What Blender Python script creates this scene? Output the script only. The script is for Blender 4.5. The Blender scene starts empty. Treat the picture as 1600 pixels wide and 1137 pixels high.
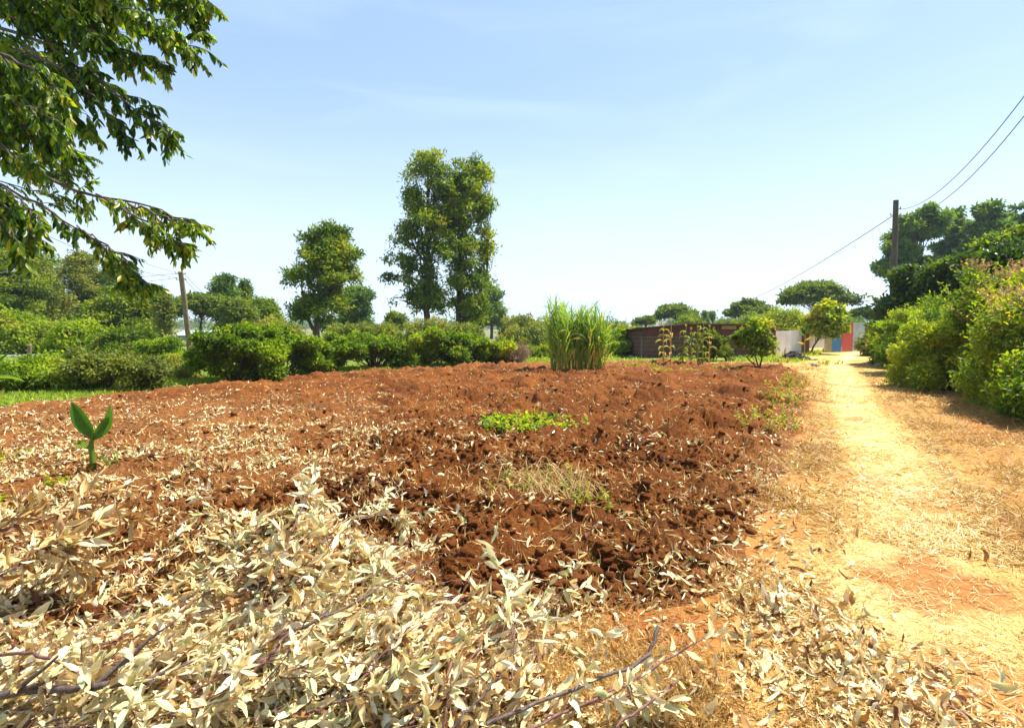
import bpy, math
import numpy as np
from mathutils import Vector

SC = bpy.context.scene
COL = SC.collection
R = math.radians

# ------------------------------------------------------------------ camera
FPX, CXP, CYP, CAMH, PITCH = 889.0, 800.0, 568.5, 1.6, R(3.6)
cam = bpy.data.cameras.new('camera')
cam.sensor_width = 36.0
cam.lens = 36.0 * FPX / 1600.0
cam.clip_start = 0.05
cam.clip_end = 6000
cam.dof.use_dof = True
cam.dof.focus_distance = 7.0
cam.dof.aperture_fstop = 8.0
camo = bpy.data.objects.new('camera', cam)
camo.location = (0, 0, CAMH)
camo.rotation_euler = (R(90) - PITCH, 0, 0)
COL.objects.link(camo)
SC.camera = camo

# ------------------------------------------------------------------ sky, sun, exposure
SUN_EL, SUN_AZ = R(60), R(66)          # azimuth measured clockwise from +Y
world = bpy.data.worlds.new('World')
SC.world = world
world.use_nodes = True
wn, wl = world.node_tree.nodes, world.node_tree.links
wn.clear()
wo = wn.new('ShaderNodeOutputWorld')
bg = wn.new('ShaderNodeBackground')
sky = wn.new('ShaderNodeTexSky')
sky.sky_type = 'NISHITA'
sky.sun_disc = False
sky.sun_elevation = SUN_EL
sky.sun_rotation = SUN_AZ
sky.altitude = 1800
sky.air_density = 1.0
sky.dust_density = 3.6
sky.ozone_density = 1.0
bg.inputs['Strength'].default_value = 0.105
# thin high cloud wisps, laid out by direction in the sky
tc = wn.new('ShaderNodeTexCoord')
mp = wn.new('ShaderNodeMapping')
mp.inputs['Scale'].default_value = (1.2, 1.2, 7.0)
mp.inputs['Location'].default_value = (0.35, 0.1, 0.0)
nz = wn.new('ShaderNodeTexNoise')
nz.inputs['Scale'].default_value = 1.6
nz.inputs['Detail'].default_value = 6
nz.inputs['Roughness'].default_value = 0.5
nz.inputs['Distortion'].default_value = 0.6
rp = wn.new('ShaderNodeValToRGB')
rp.color_ramp.elements[0].position = 0.5
rp.color_ramp.elements[1].position = 0.85
rp.color_ramp.elements[0].color = (0, 0, 0, 1)
rp.color_ramp.elements[1].color = (0.28, 0.28, 0.28, 1)
mx = wn.new('ShaderNodeMix')
mx.data_type = 'RGBA'
mx.inputs['B'].default_value = (7.0, 7.6, 8.4, 1)
wl.new(tc.outputs['Generated'], mp.inputs['Vector'])
wl.new(mp.outputs['Vector'], nz.inputs['Vector'])
wl.new(nz.outputs['Fac'], rp.inputs['Fac'])
wl.new(rp.outputs['Color'], mx.inputs['Factor'])
wl.new(sky.outputs['Color'], mx.inputs['A'])
veil = wn.new('ShaderNodeMix')                 # thin even veil of high haze
veil.data_type = 'RGBA'
veil.inputs['Factor'].default_value = 0.5
veil.inputs['B'].default_value = (2.6, 3.75, 5.2, 1)
wl.new(mx.outputs['Result'], veil.inputs['A'])
sx = wn.new('ShaderNodeSeparateXYZ')           # the veil is thicker and whiter low in the sky
wl.new(tc.outputs['Generated'], sx.inputs['Vector'])
mr = wn.new('ShaderNodeMapRange')
mr.interpolation_type = 'SMOOTHSTEP'
mr.inputs['From Min'].default_value = 0.42
mr.inputs['From Max'].default_value = -0.02
mr.inputs['To Max'].default_value = 0.6
wl.new(sx.outputs['Z'], mr.inputs['Value'])
low = wn.new('ShaderNodeMix')
low.data_type = 'RGBA'
low.inputs['B'].default_value = (5.2, 5.9, 6.5, 1)
wl.new(mr.outputs['Result'], low.inputs['Factor'])
wl.new(veil.outputs['Result'], low.inputs['A'])
wl.new(low.outputs['Result'], bg.inputs['Color'])
wl.new(bg.outputs['Background'], wo.inputs['Surface'])

sd = bpy.data.lights.new('sun', 'SUN')
sd.energy = 5.0
sd.angle = R(0.53)
sd.color = (1.0, 0.955, 0.87)
so = bpy.data.objects.new('sun', sd)
sun_dir = Vector((math.sin(SUN_AZ) * math.cos(SUN_EL), math.cos(SUN_AZ) * math.cos(SUN_EL), math.sin(SUN_EL)))
so.rotation_euler = sun_dir.to_track_quat('Z', 'Y').to_euler()
so.location = (20, 20, 40)
COL.objects.link(so)

SC.view_settings.view_transform = 'Standard'
SC.view_settings.look = 'None'
SC.view_settings.exposure = 1.12
SC.view_settings.gamma = 1.0
SC.cycles.max_bounces = 8
SC.cycles.diffuse_bounces = 3
SC.cycles.glossy_bounces = 2
SC.cycles.transmission_bounces = 4
SC.cycles.transparent_max_bounces = 4
SC.cycles.volume_bounces = 0
SC.cycles.caustics_reflective = False
SC.cycles.caustics_refractive = False

# ================================================================== helpers
def W(px, py, d):
    """point seen at pixel (px, py) of the 1600 px photograph, d metres ahead"""
    cx, cy = (px - CXP) / FPX, (CYP - py) / FPX
    ca, sa = math.cos(PITCH), math.sin(PITCH)
    x, y, z = cx, ca + sa * cy, -sa + ca * cy
    t = d / y
    return np.array([x * t, d, CAMH + z * t])

def G(px, py):
    """point of the flat ground seen at pixel (px, py)"""
    cx, cy = (px - CXP) / FPX, (CYP - py) / FPX
    ca, sa = math.cos(PITCH), math.sin(PITCH)
    x, y, z = cx, ca + sa * cy, -sa + ca * cy
    t = -CAMH / z
    return np.array([x * t, y * t, 0.0])

def hsh(ix, iy, iz, seed):
    h = (ix.astype(np.int64) * 374761393 + iy.astype(np.int64) * 668265263 + iz.astype(np.int64) * 2147483647 + seed * 1442695041) & 0xFFFFFFFF
    h = ((h ^ (h >> 13)) * 1274126177) & 0xFFFFFFFF
    h = ((h ^ (h >> 16)) * 2246822519) & 0xFFFFFFFF
    h = h ^ (h >> 15)
    return (h & 0xFFFFFF).astype(np.float64) / 16777216.0

def vn2(x, y, seed=0):
    x = np.asarray(x, float); y = np.asarray(y, float)
    ix, iy = np.floor(x), np.floor(y)
    fx, fy = x - ix, y - iy
    ux, uy = fx * fx * (3 - 2 * fx), fy * fy * (3 - 2 * fy)
    z = np.zeros_like(ix)
    a, b = hsh(ix, iy, z, seed), hsh(ix + 1, iy, z, seed)
    c, d = hsh(ix, iy + 1, z, seed), hsh(ix + 1, iy + 1, z, seed)
    return (a + (b - a) * ux) * (1 - uy) + (c + (d - c) * ux) * uy

def fbm2(x, y, oct=4, seed=0):
    s, a, t = 0.0, 0.5, 0.0
    for i in range(oct):
        s = s + a * vn2(x * 2 ** i + 17.3 * i, y * 2 ** i - 9.1 * i, seed + i)
        t += a
        a *= 0.5
    return s / t

def vn3(p, seed=0):
    ip = np.floor(p); f = p - ip; u = f * f * (3 - 2 * f)
    r = 0
    for dx in (0, 1):
        for dy in (0, 1):
            for dz in (0, 1):
                w = (u[:, 0] if dx else 1 - u[:, 0]) * (u[:, 1] if dy else 1 - u[:, 1]) * (u[:, 2] if dz else 1 - u[:, 2])
                r = r + w * hsh(ip[:, 0] + dx, ip[:, 1] + dy, ip[:, 2] + dz, seed)
    return r

def fbm3(p, oct=3, seed=0):
    s, a, t = 0.0, 0.5, 0.0
    for i in range(oct):
        s = s + a * vn3(p * 2 ** i + 11.7 * i, seed + i); t += a; a *= 0.5
    return s / t

def sstep(a, b, x):
    t = np.clip((x - a) / (b - a), 0, 1)
    return t * t * (3 - 2 * t)

def nrm(v):
    return v / np.maximum(np.linalg.norm(v, axis=-1, keepdims=True), 1e-9)

def polysd(x, y, P):
    """signed distance to a polygon, negative inside"""
    P = np.array(P, float); n = len(P)
    d = np.full(x.shape, 1e9); ins = np.zeros(x.shape, bool)
    for i in range(n):
        ax, ay = P[i]; bx, by = P[(i + 1) % n]
        ex, ey = bx - ax, by - ay
        wx, wy = x - ax, y - ay
        t = np.clip((wx * ex + wy * ey) / (ex * ex + ey * ey), 0, 1)
        d = np.minimum(d, (wx - ex * t) ** 2 + (wy - ey * t) ** 2)
        c = ((ay > y) != (by > y)) & (x < (bx - ax) * (y - ay) / (by - ay + 1e-12) + ax)
        ins ^= c
    d = np.sqrt(d)
    return np.where(ins, -d, d)

class MB:
    def __init__(s):
        s.v, s.f, s.n = [], [], 0
    def add(s, v, f, mat=0, tone=0.5, smooth=False):
        v = np.asarray(v, float).reshape(-1, 3); f = np.asarray(f, np.int64)
        if len(f) == 0: return
        t = np.broadcast_to(np.asarray(tone, float), (len(f),))
        s.v.append(v); s.f.append((f + s.n, mat, t, smooth)); s.n += len(v)
    def tube(s, pts, rad, sides=6, mat=0, tone=0.5, cap=True):
        pts = np.asarray(pts, float); n = len(pts)
        rad = np.broadcast_to(np.asarray(rad, float), (n,))
        t = nrm(np.gradient(pts, axis=0))
        ref = np.array([0, 0, 1.0]) if abs(t[:, 2]).mean() < 0.8 else np.array([1.0, 0, 0])
        a = nrm(np.cross(t, ref)); b = np.cross(t, a)
        th = np.arange(sides) * 2 * math.pi / sides
        v = pts[:, None, :] + rad[:, None, None] * (np.cos(th)[None, :, None] * a[:, None, :] + np.sin(th)[None, :, None] * b[:, None, :])
        i = np.arange(n - 1)[:, None] * sides; j = np.arange(sides)[None, :]; k = (j + 1) % sides
        f = np.stack([i + j, i + k, i + k + sides, i + j + sides], -1).reshape(-1, 4)
        s.add(v, f, mat, tone, True)
        if cap and n > 1:
            c = pts[[0, -1]]
            vv = np.concatenate([v[0], c[:1], v[-1], c[1:]])
            q = np.arange(sides)
            f1 = np.stack([(q + 1) % sides, q, np.full(sides, sides)], -1)
            f2 = np.stack([q + sides + 1, (q + 1) % sides + sides + 1, np.full(sides, 2 * sides + 1)], -1)
            s.add(vv, np.concatenate([f1, f2]), mat, tone, False)
    def box(s, lo, hi, mat=0, tone=0.5):
        x0, y0, z0 = lo; x1, y1, z1 = hi
        v = [(x0, y0, z0), (x1, y0, z0), (x1, y1, z0), (x0, y1, z0), (x0, y0, z1), (x1, y0, z1), (x1, y1, z1), (x0, y1, z1)]
        s.add(v, [(0, 3, 2, 1), (4, 5, 6, 7), (0, 1, 5, 4), (1, 2, 6, 5), (2, 3, 7, 6), (3, 0, 4, 7)], mat, tone)
    def build(s, name, mats, parent=None, origin=None, attrs=None):
        me = bpy.data.meshes.new(name)
        if not isinstance(mats, (list, tuple)): mats = [mats]
        for m in mats: me.materials.append(m)
        v = np.concatenate(s.v) if s.v else np.zeros((0, 3))
        if origin is not None: v = v - np.asarray(origin)
        me.vertices.add(len(v)); me.vertices.foreach_set('co', v.astype(np.float32).ravel())
        loops = np.concatenate([f.ravel() for f, _, _, _ in s.f])
        cnt = np.concatenate([np.full(len(f), f.shape[1]) for f, _, _, _ in s.f])
        me.loops.add(len(loops)); me.loops.foreach_set('vertex_index', loops.astype(np.int32))
        st = np.concatenate([[0], np.cumsum(cnt)[:-1]])
        me.polygons.add(len(cnt)); me.polygons.foreach_set('loop_start', st.astype(np.int32))
        try: me.polygons.foreach_set('loop_total', cnt.astype(np.int32))
        except Exception: pass
        me.polygons.foreach_set('material_index', np.concatenate([np.full(len(f), m) for f, m, _, _ in s.f]).astype(np.int32))
        me.polygons.foreach_set('use_smooth', np.concatenate([np.full(len(f), sm) for f, _, _, sm in s.f]))
        at = me.attributes.new('tone', 'FLOAT', 'FACE')
        at.data.foreach_set('value', np.concatenate([t for _, _, t, _ in s.f]).astype(np.float32))
        if attrs:
            for k, a in attrs.items():
                q = me.attributes.new(k, 'FLOAT', 'POINT'); q.data.foreach_set('value', np.asarray(a, np.float32))
        me.update(calc_edges=True)
        o = bpy.data.objects.new(name, me); COL.objects.link(o)
        if parent is not None: o.parent = parent
        return o

def thing(name, label, cat, loc=(0, 0, 0), group=None):
    o = bpy.data.objects.new(name, None); COL.objects.link(o)
    o.empty_display_size = 0.2
    o.location = loc; o['label'] = label; o['category'] = cat
    if group: o['group'] = group
    return o
def tag(o, label, cat, group=None, kind=None):
    o['label'] = label; o['category'] = cat
    if group: o['group'] = group
    if kind: o['kind'] = kind
    return o
def struct(o, label=None, cat=None):
    o['kind'] = 'structure'
    if label: o['label'] = label
    if cat: o['category'] = cat
    return o

# ---- leaves as little meshes -------------------------------------------------
def frame(D, N):
    D = nrm(D); N = nrm(N - D * (D * N).sum(-1, keepdims=True)); return D, N, np.cross(D, N)

def rhomb(mb, P, D, N, L, Wd, mat=0, tone=0.5, fold=0.0):
    D, N, B = frame(D, N); n = len(P)
    L = np.broadcast_to(L, (n,))[:, None]; Wd = np.broadcast_to(Wd, (n,))[:, None]
    a = P; c = P + D * L
    m = P + D * L * 0.45 + N * fold * Wd
    v = np.stack([a, m - B * Wd * 0.5, c, m + B * Wd * 0.5], 1)
    i = np.arange(n)[:, None] * 4
    mb.add(v, np.concatenate([i, i + 1, i + 2, i + 3], 1), mat, np.broadcast_to(tone, (n,)))

LEAFP = [0.1, 0.72, 1.0, 0.92, 0.6, 0.06]
BLADEP = [0.8, 1.0, 1.0, 0.85, 0.6, 0.05]
def ribbon(mb, P, D, N, L, Wd, curl=0.0, prof=LEAFP, fold=0.25, twist=0.0, mat=0, tone=0.5, wave=0.0, rng=None):
    """bent leaves or blades with a folded midrib; curl > 0 bends towards N"""
    D, N, B = frame(D, N); n = len(P); k = len(prof)
    bc = lambda a: np.broadcast_to(np.asarray(a, float), (n,))
    L, Wd, curl, twist = bc(L), bc(Wd), bc(curl), bc(twist)
    pos = P.copy(); V = []
    ph = rng.random(n) * 6.28 if rng is not None else np.zeros(n)
    for i in range(k):
        u = i / (k - 1); th = curl * u
        T = D * np.cos(th)[:, None] + N * np.sin(th)[:, None]
        Nn = N * np.cos(th)[:, None] - D * np.sin(th)[:, None]
        if i: pos = pos + T * (L / (k - 1))[:, None]
        tw = twist * u + wave * np.sin(ph + u * 5)
        Bb = B * np.cos(tw)[:, None] + Nn * np.sin(tw)[:, None]
        Nt = Nn * np.cos(tw)[:, None] - B * np.sin(tw)[:, None]
        w = (Wd * prof[i] * 0.5)[:, None]
        V += [pos - Bb * w + Nt * w * fold * 2, pos, pos + Bb * w + Nt * w * fold * 2]
    V = np.stack(V, 1); base = np.arange(n)[:, None] * (3 * k)
    F = []
    for i in range(k - 1):
        q = 3 * i
        F.append(base + np.array([[q, q + 1, q + 4, q + 3]])); F.append(base + np.array([[q + 1, q + 2, q + 5, q + 4]]))
    F = np.stack(F, 1).reshape(-1, 4)
    mb.add(V, F, mat, np.repeat(np.broadcast_to(tone, (n,)), 2 * (k - 1)), True)

def rdir(rng, n):
    return nrm(rng.normal(size=(n, 3)))

# ================================================================== materials
def newmat(name):
    m = bpy.data.materials.new(name); m.use_nodes = True
    nt = m.node_tree; b = nt.nodes['Principled BSDF']
    return m, nt, nt.nodes, nt.links, b
def ramp(nodes, stops):
    r = nodes.new('ShaderNodeValToRGB'); e = r.color_ramp.elements
    while len(e) < len(stops): e.new(0.5)
    for i, (p, c) in enumerate(stops):
        e[i].position = p; e[i].color = (*c, 1)
    return r
def noise(nodes, links, scale, detail=4, rough=0.55, coord='Object', vec=None):
    if vec is None:
        t = nodes.new('ShaderNodeTexCoord'); vec = t.outputs[coord]
    n = nodes.new('ShaderNodeTexNoise'); n.inputs['Scale'].default_value = scale
    n.inputs['Detail'].default_value = detail; n.inputs['Roughness'].default_value = rough
    links.new(vec, n.inputs['Vector']); return n
def mixc(nodes, links, fac, a, b, mode='MIX'):
    m = nodes.new('ShaderNodeMix'); m.data_type = 'RGBA'; m.blend_type = mode
    for k, v in (('Factor', fac), ('A', a), ('B', b)):
        if hasattr(v, 'is_linked') or hasattr(v, 'links'): links.new(v, m.inputs[k])
        elif isinstance(v, (int, float)): m.inputs[k].default_value = v
        else: m.inputs[k].default_value = (*v, 1)
    return m.outputs['Result']
def bump(nodes, links, b, height, strength, dist):
    bp = nodes.new('ShaderNodeBump'); bp.inputs['Strength'].default_value = strength; bp.inputs['Distance'].default_value = dist
    links.new(height, bp.inputs['Height']); links.new(bp.outputs['Normal'], b.inputs['Normal'])
    return bp

def leafmat(name, stops, transl=0.35, tcol=(1.45, 1.55, 0.35), rough=0.55, spec=0.25):
    m, nt, N, L, b = newmat(name)
    at = N.new('ShaderNodeAttribute'); at.attribute_name = 'tone'
    r = ramp(N, stops); L.new(at.outputs['Fac'], r.inputs['Fac'])
    nz = noise(N, L, 22, 2)
    v = N.new('ShaderNodeMapRange'); v.inputs['To Min'].default_value = 0.75; v.inputs['To Max'].default_value = 1.25
    L.new(nz.outputs['Fac'], v.inputs['Value'])
    hs = N.new('ShaderNodeHueSaturation'); L.new(r.outputs['Color'], hs.inputs['Color']); L.new(v.outputs['Result'], hs.inputs['Value'])
    L.new(hs.outputs['Color'], b.inputs['Base Color'])
    b.inputs['Roughness'].default_value = rough; b.inputs['Specular IOR Level'].default_value = spec
    tr = N.new('ShaderNodeBsdfTranslucent')
    tm = mixc(N, L, 1.0, hs.outputs['Color'], tcol, 'MULTIPLY')
    L.new(tm, tr.inputs['Color'])
    ms = N.new('ShaderNodeMixShader'); ms.inputs['Fac'].default_value = transl
    L.new(b.outputs['BSDF'], ms.inputs[1]); L.new(tr.outputs['BSDF'], ms.inputs[2])
    L.new(ms.outputs['Shader'], N['Material Output'].inputs['Surface'])
    return m

def barkmat(name, c1, c2, scale=9, rough=0.85):
    m, nt, N, L, b = newmat(name)
    t = N.new('ShaderNodeTexCoord'); mp = N.new('ShaderNodeMapping'); mp.inputs['Scale'].default_value = (1, 1, 0.18)
    L.new(t.outputs['Object'], mp.inputs['Vector'])
    nz = noise(N, L, scale, 6, 0.65, vec=mp.outputs['Vector'])
    r = ramp(N, [(0.3, c1), (0.7, c2)]); L.new(nz.outputs['Fac'], r.inputs['Fac']); L.new(r.outputs['Color'], b.inputs['Base Color'])
    b.inputs['Roughness'].default_value = rough
    bump(N, L, b, nz.outputs['Fac'], 0.6, 0.02)
    return m

M = {}
M['green'] = leafmat('foliage_green', [(0.0, (0.04, 0.08, 0.01)), (0.4, (0.125, 0.185, 0.014)), (0.75, (0.28, 0.31, 0.02)), (1.0, (0.42, 0.37, 0.03))], 0.44)
M['hedge'] = leafmat('foliage_hedge', [(0.0, (0.045, 0.09, 0.01)), (0.4, (0.145, 0.225, 0.014)), (0.75, (0.31, 0.38, 0.022)), (0.92, (0.44, 0.43, 0.04)), (1.0, (0.46, 0.34, 0.12))], 0.5)
M['dark'] = leafmat('foliage_dark', [(0.0, (0.03, 0.06, 0.012)), (0.6, (0.08, 0.14, 0.02)), (1.0, (0.24, 0.27, 0.03))], 0.32, rough=0.35)
M['blue'] = leafmat('foliage_bluegreen', [(0.0, (0.05, 0.11, 0.02)), (0.6, (0.15, 0.24, 0.035)), (1.0, (0.34, 0.4, 0.045))], 0.42, tcol=(1.2, 1.25, 0.6))
M['olive'] = leafmat('foliage_olive', [(0.0, (0.07, 0.10, 0.018)), (0.5, (0.18, 0.24, 0.03)), (0.8, (0.32, 0.34, 0.05)), (1.0, (0.45, 0.27, 0.09))], 0.42, tcol=(1.4, 1.2, 0.6))
M['acacia'] = leafmat('foliage_acacia', [(0.0, (0.07, 0.10, 0.018)), (0.6, (0.15, 0.20, 0.025)), (1.0, (0.28, 0.29, 0.04))], 0.38)
M['yellowgreen'] = leafmat('foliage_yellow_green', [(0.0, (0.09, 0.14, 0.012)), (0.45, (0.22, 0.29, 0.018)), (0.8, (0.42, 0.42, 0.03)), (1.0, (0.58, 0.38, 0.07))], 0.44)
M['euc'] = leafmat('eucalyptus_leaf', [(0.0, (0.025, 0.055, 0.01)), (0.3, (0.075, 0.145, 0.015)), (0.6, (0.18, 0.26, 0.02)), (0.85, (0.36, 0.36, 0.035)), (0.95, (0.5, 0.36, 0.05)), (1.0, (0.42, 0.17, 0.05))], 0.55, rough=0.35, spec=0.4, tcol=(1.5, 1.7, .35))
M['dry'] = leafmat('dry_leaf', [(0.0, (0.16, 0.06, 0.02)), (0.1, (0.36, 0.18, 0.055)), (0.25, (0.58, 0.36, 0.12)), (0.45, (0.68, 0.52, 0.26)), (0.65, (0.8, 0.69, 0.42)), (0.8, (0.52, 0.53, 0.22)), (1.0, (0.85, 0.78, 0.55))], 0.2, tcol=(1.1, 0.95, 0.65), rough=0.5, spec=0.35)
M['straw'] = leafmat('straw', [(0.0, (0.3, 0.15, 0.035)), (0.3, (0.5, 0.31, 0.08)), (0.7, (0.66, 0.47, 0.17)), (1.0, (0.8, 0.68, 0.38))], 0.2, tcol=(1.1, 0.95, 0.6), rough=0.5)
M['grass'] = leafmat('grass_blade', [(0.0, (0.09, 0.16, 0.015)), (0.5, (0.2, 0.32, 0.025)), (0.85, (0.36, 0.4, 0.05)), (1.0, (0.55, 0.45, 0.15))], 0.45)
M['napier'] = leafmat('napier_blade', [(0.0, (0.081, 0.165, 0.023)), (0.5, (0.179, 0.317, 0.040)), (0.85, (0.390, 0.468, 0.068)), (1.0, (0.800, 0.578, 0.180))], 0.4)
M['pinkseed'] = leafmat('pink_seed_head', [(0.0, (0.3, 0.14, 0.08)), (0.5, (0.46, 0.27, 0.15)), (1.0, (0.6, 0.42, 0.26))], 0.3, tcol=(1.2, 0.9, 0.6))
M['deadbrush'] = leafmat('dead_brush', [(0.0, (0.08, 0.045, 0.025)), (0.5, (0.2, 0.13, 0.07)), (1.0, (0.36, 0.27, 0.16))], 0.15, tcol=(1.1, 0.9, 0.6))
M['maize'] = leafmat('maize_leaf', [(0.0, (0.1, 0.16, 0.02)), (0.4, (0.24, 0.28, 0.04)), (0.7, (0.5, 0.4, 0.14)), (1.0, (0.55, 0.33, 0.15))], 0.35, tcol=(1.3, 1.1, 0.5))
M['banana'] = leafmat('banana_leaf', [(0.0, (0.04, 0.11, 0.02)), (0.5, (0.08, 0.19, 0.025)), (1.0, (0.2, 0.28, 0.03))], 0.4, rough=0.35)
def vein(m):
    nt = m.node_tree; N, L = nt.nodes, nt.links; b = N['Principled BSDF']
    w = N.new('ShaderNodeTexWave'); w.inputs['Scale'].default_value = 22; w.inputs['Distortion'].default_value = 1.5; w.bands_direction = 'DIAGONAL'
    t = N.new('ShaderNodeTexCoord'); L.new(t.outputs['Object'], w.inputs['Vector']); bp = N.new('ShaderNodeBump'); bp.inputs['Strength'].default_value = .7; bp.inputs['Distance'].default_value = .01
    L.new(w.outputs['Fac'], bp.inputs['Height']); L.new(bp.outputs['Normal'], b.inputs['Normal'])
vein(M['banana'])
M['flower'] = leafmat('flower', [(0.0, (0.6, 0.35, 0.65)), (1.0, (0.75, 0.5, 0.8))], 0.3, tcol=(1, 1, 1))
M['redleaf'] = leafmat('red_leaf', [(0.0, (0.45, 0.08, 0.03)), (1.0, (0.65, 0.24, 0.06))], 0.35, tcol=(1.1, 0.8, 0.5))
M['bark'] = barkmat('bark', (0.05, 0.035, 0.025), (0.16, 0.12, 0.09))
M['darkbark'] = barkmat('dark_bark', (0.03, 0.022, 0.016), (0.09, 0.065, 0.05))
M['twig'] = barkmat('twig', (0.09, 0.032, 0.024), (0.22, 0.1, 0.075), 30, 0.6)
M['graytwig'] = barkmat('grey_twig', (0.06, 0.036, 0.028), (0.15, 0.1, 0.082), 30, 0.6)
M['polewood'] = barkmat('pole_wood', (0.14, 0.09, 0.055), (0.33, 0.24, 0.16), 14)
M['darkpole'] = barkmat('dark_pole_wood', (0.06, 0.05, 0.035), (0.13, 0.11, 0.08), 14)

def plainmat(name, col, rough=0.6, metal=0.0, var=0.12, scale=3.0, dirt=None):
    m, nt, N, L, b = newmat(name)
    nz = noise(N, L, scale, 6, 0.6)
    c2 = tuple(c * (1 - var * 2) for c in col) if dirt is None else dirt
    r = ramp(N, [(0.35, c2), (0.62, col)]); L.new(nz.outputs['Fac'], r.inputs['Fac']); L.new(r.outputs['Color'], b.inputs['Base Color'])
    b.inputs['Roughness'].default_value = rough; b.inputs['Metallic'].default_value = metal
    return m
M['wire'] = plainmat('wire', (0.03, 0.03, 0.035))
M['ceramic'] = plainmat('insulator', (0.7, 0.7, 0.68), 0.3)
M['steel'] = plainmat('grey_steel', (0.35, 0.36, 0.37), 0.45, 0.6)
M['lampwhite'] = plainmat('lamp_white', (0.8, 0.8, 0.8), 0.3)

# ---- soil, path, ground
def soilmat():
    m, nt, N, L, b = newmat('red_soil')
    t = N.new('ShaderNodeTexCoord')
    n1 = noise(N, L, 0.9, 5, 0.6, vec=t.outputs['Object'])
    n2 = noise(N, L, 26, 6, 0.7, vec=t.outputs['Object'])
    r1 = ramp(N, [(0.3, (0.1, 0.03, 0.007)), (0.5, (0.2, 0.062, 0.012)), (0.72, (0.31, 0.108, 0.022))]); L.new(n1.outputs['Fac'], r1.inputs['Fac'])
    r2 = ramp(N, [(0.3, (0.55, 0.5, 0.5)), (0.55, (1, 1, 1)), (0.75, (1.35, 1.3, 1.25))]); L.new(n2.outputs['Fac'], r2.inputs['Fac'])
    c = mixc(N, L, 1.0, r1.outputs['Color'], r2.outputs['Color'], 'MULTIPLY')
    a = N.new('ShaderNodeAttribute'); a.attribute_name = 'dry'
    n3 = noise(N, L, 40, 3, 0.7, vec=t.outputs['Object'])
    mm = N.new('ShaderNodeMath'); mm.operation = 'MULTIPLY'; L.new(a.outputs['Fac'], mm.inputs[0])
    r3 = ramp(N, [(0.42, (0, 0, 0)), (0.6, (1, 1, 1))]); L.new(n3.outputs['Fac'], r3.inputs['Fac']); L.new(r3.outputs['Color'], mm.inputs[1])
    c = mixc(N, L, mm.outputs['Value'], c, (0.38, 0.17, 0.055))
    L.new(c, b.inputs['Base Color']); b.inputs['Roughness'].default_value = 0.95; b.inputs['Specular IOR Level'].default_value = 0.12
    n5 = noise(N, L, 95, 4, 0.75, vec=t.outputs['Object'])
    sm_ = N.new('ShaderNodeMath'); sm_.operation = 'MULTIPLY_ADD'; sm_.inputs[1].default_value = 0.5
    L.new(n5.outputs['Fac'], sm_.inputs[0]); L.new(n2.outputs['Fac'], sm_.inputs[2])
    bump(N, L, b, sm_.outputs['Value'], 1.0, 0.045)
    return m
M['soil'] = soilmat()
def pathmat():
    m, nt, N, L, b = newmat('trodden_dry_grass')
    t = N.new('ShaderNodeTexCoord')
    mp = N.new('ShaderNodeMapping'); L.new(t.outputs['Object'], mp.inputs['Vector'])
    n1 = noise(N, L, 1.3, 6, 0.62, vec=mp.outputs['Vector'])
    n2 = noise(N, L, 60, 4, 0.75, vec=t.outputs['Object'])
    n4 = noise(N, L, 14, 4, 0.7, vec=t.outputs['Object'])
    straw = ramp(N, [(0.36, (0.26, 0.12, 0.03)), (0.47, (0.46, 0.27, 0.07)), (0.58, (0.6, 0.4, 0.12)), (0.68, (0.74, 0.56, 0.24))])
    L.new(n2.outputs['Fac'], straw.inputs['Fac'])
    aw = N.new('ShaderNodeAttribute'); aw.attribute_name = 'worn'
    ar = N.new('ShaderNodeAttribute'); ar.attribute_name = 'bare'
    ag = N.new('ShaderNodeAttribute'); ag.attribute_name = 'green'
    c = mixc(N, L, aw.outputs['Fac'], straw.outputs['Color'], (0.76, 0.52, 0.2))
    red = ramp(N, [(0.3, (0.27, 0.08, 0.012)), (0.7, (0.38, 0.15, 0.038))]); L.new(n4.outputs['Fac'], red.inputs['Fac'])
    c = mixc(N, L, ar.outputs['Fac'], c, red.outputs['Color'])
    gr = ramp(N, [(0.35, (0.06, 0.09, 0.02)), (0.6, (0.16, 0.22, 0.03)), (0.72, (0.34, 0.3, 0.1))]); L.new(n4.outputs['Fac'], gr.inputs['Fac'])
    c = mixc(N, L, ag.outputs['Fac'], c, gr.outputs['Color'])
    L.new(c, b.inputs['Base Color']); b.inputs['Roughness'].default_value = 0.9; b.inputs['Specular IOR Level'].default_value = 0.15
    bump(N, L, b, n2.outputs['Fac'], 0.8, 0.02)
    return m
M['path'] = pathmat()
def groundmat():
    m, nt, N, L, b = newmat('far_ground')
    n1 = noise(N, L, 0.08, 8, 0.6)
    r = ramp(N, [(0.35, (0.07, 0.09, 0.025)), (0.5, (0.14, 0.15, 0.04)), (0.65, (0.24, 0.17, 0.07))])
    L.new(n1.outputs['Fac'], r.inputs['Fac']); L.new(r.outputs['Color'], b.inputs['Base Color']); b.inputs['Roughness'].default_value = 0.95
    return m
M['ground'] = groundmat()

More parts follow.
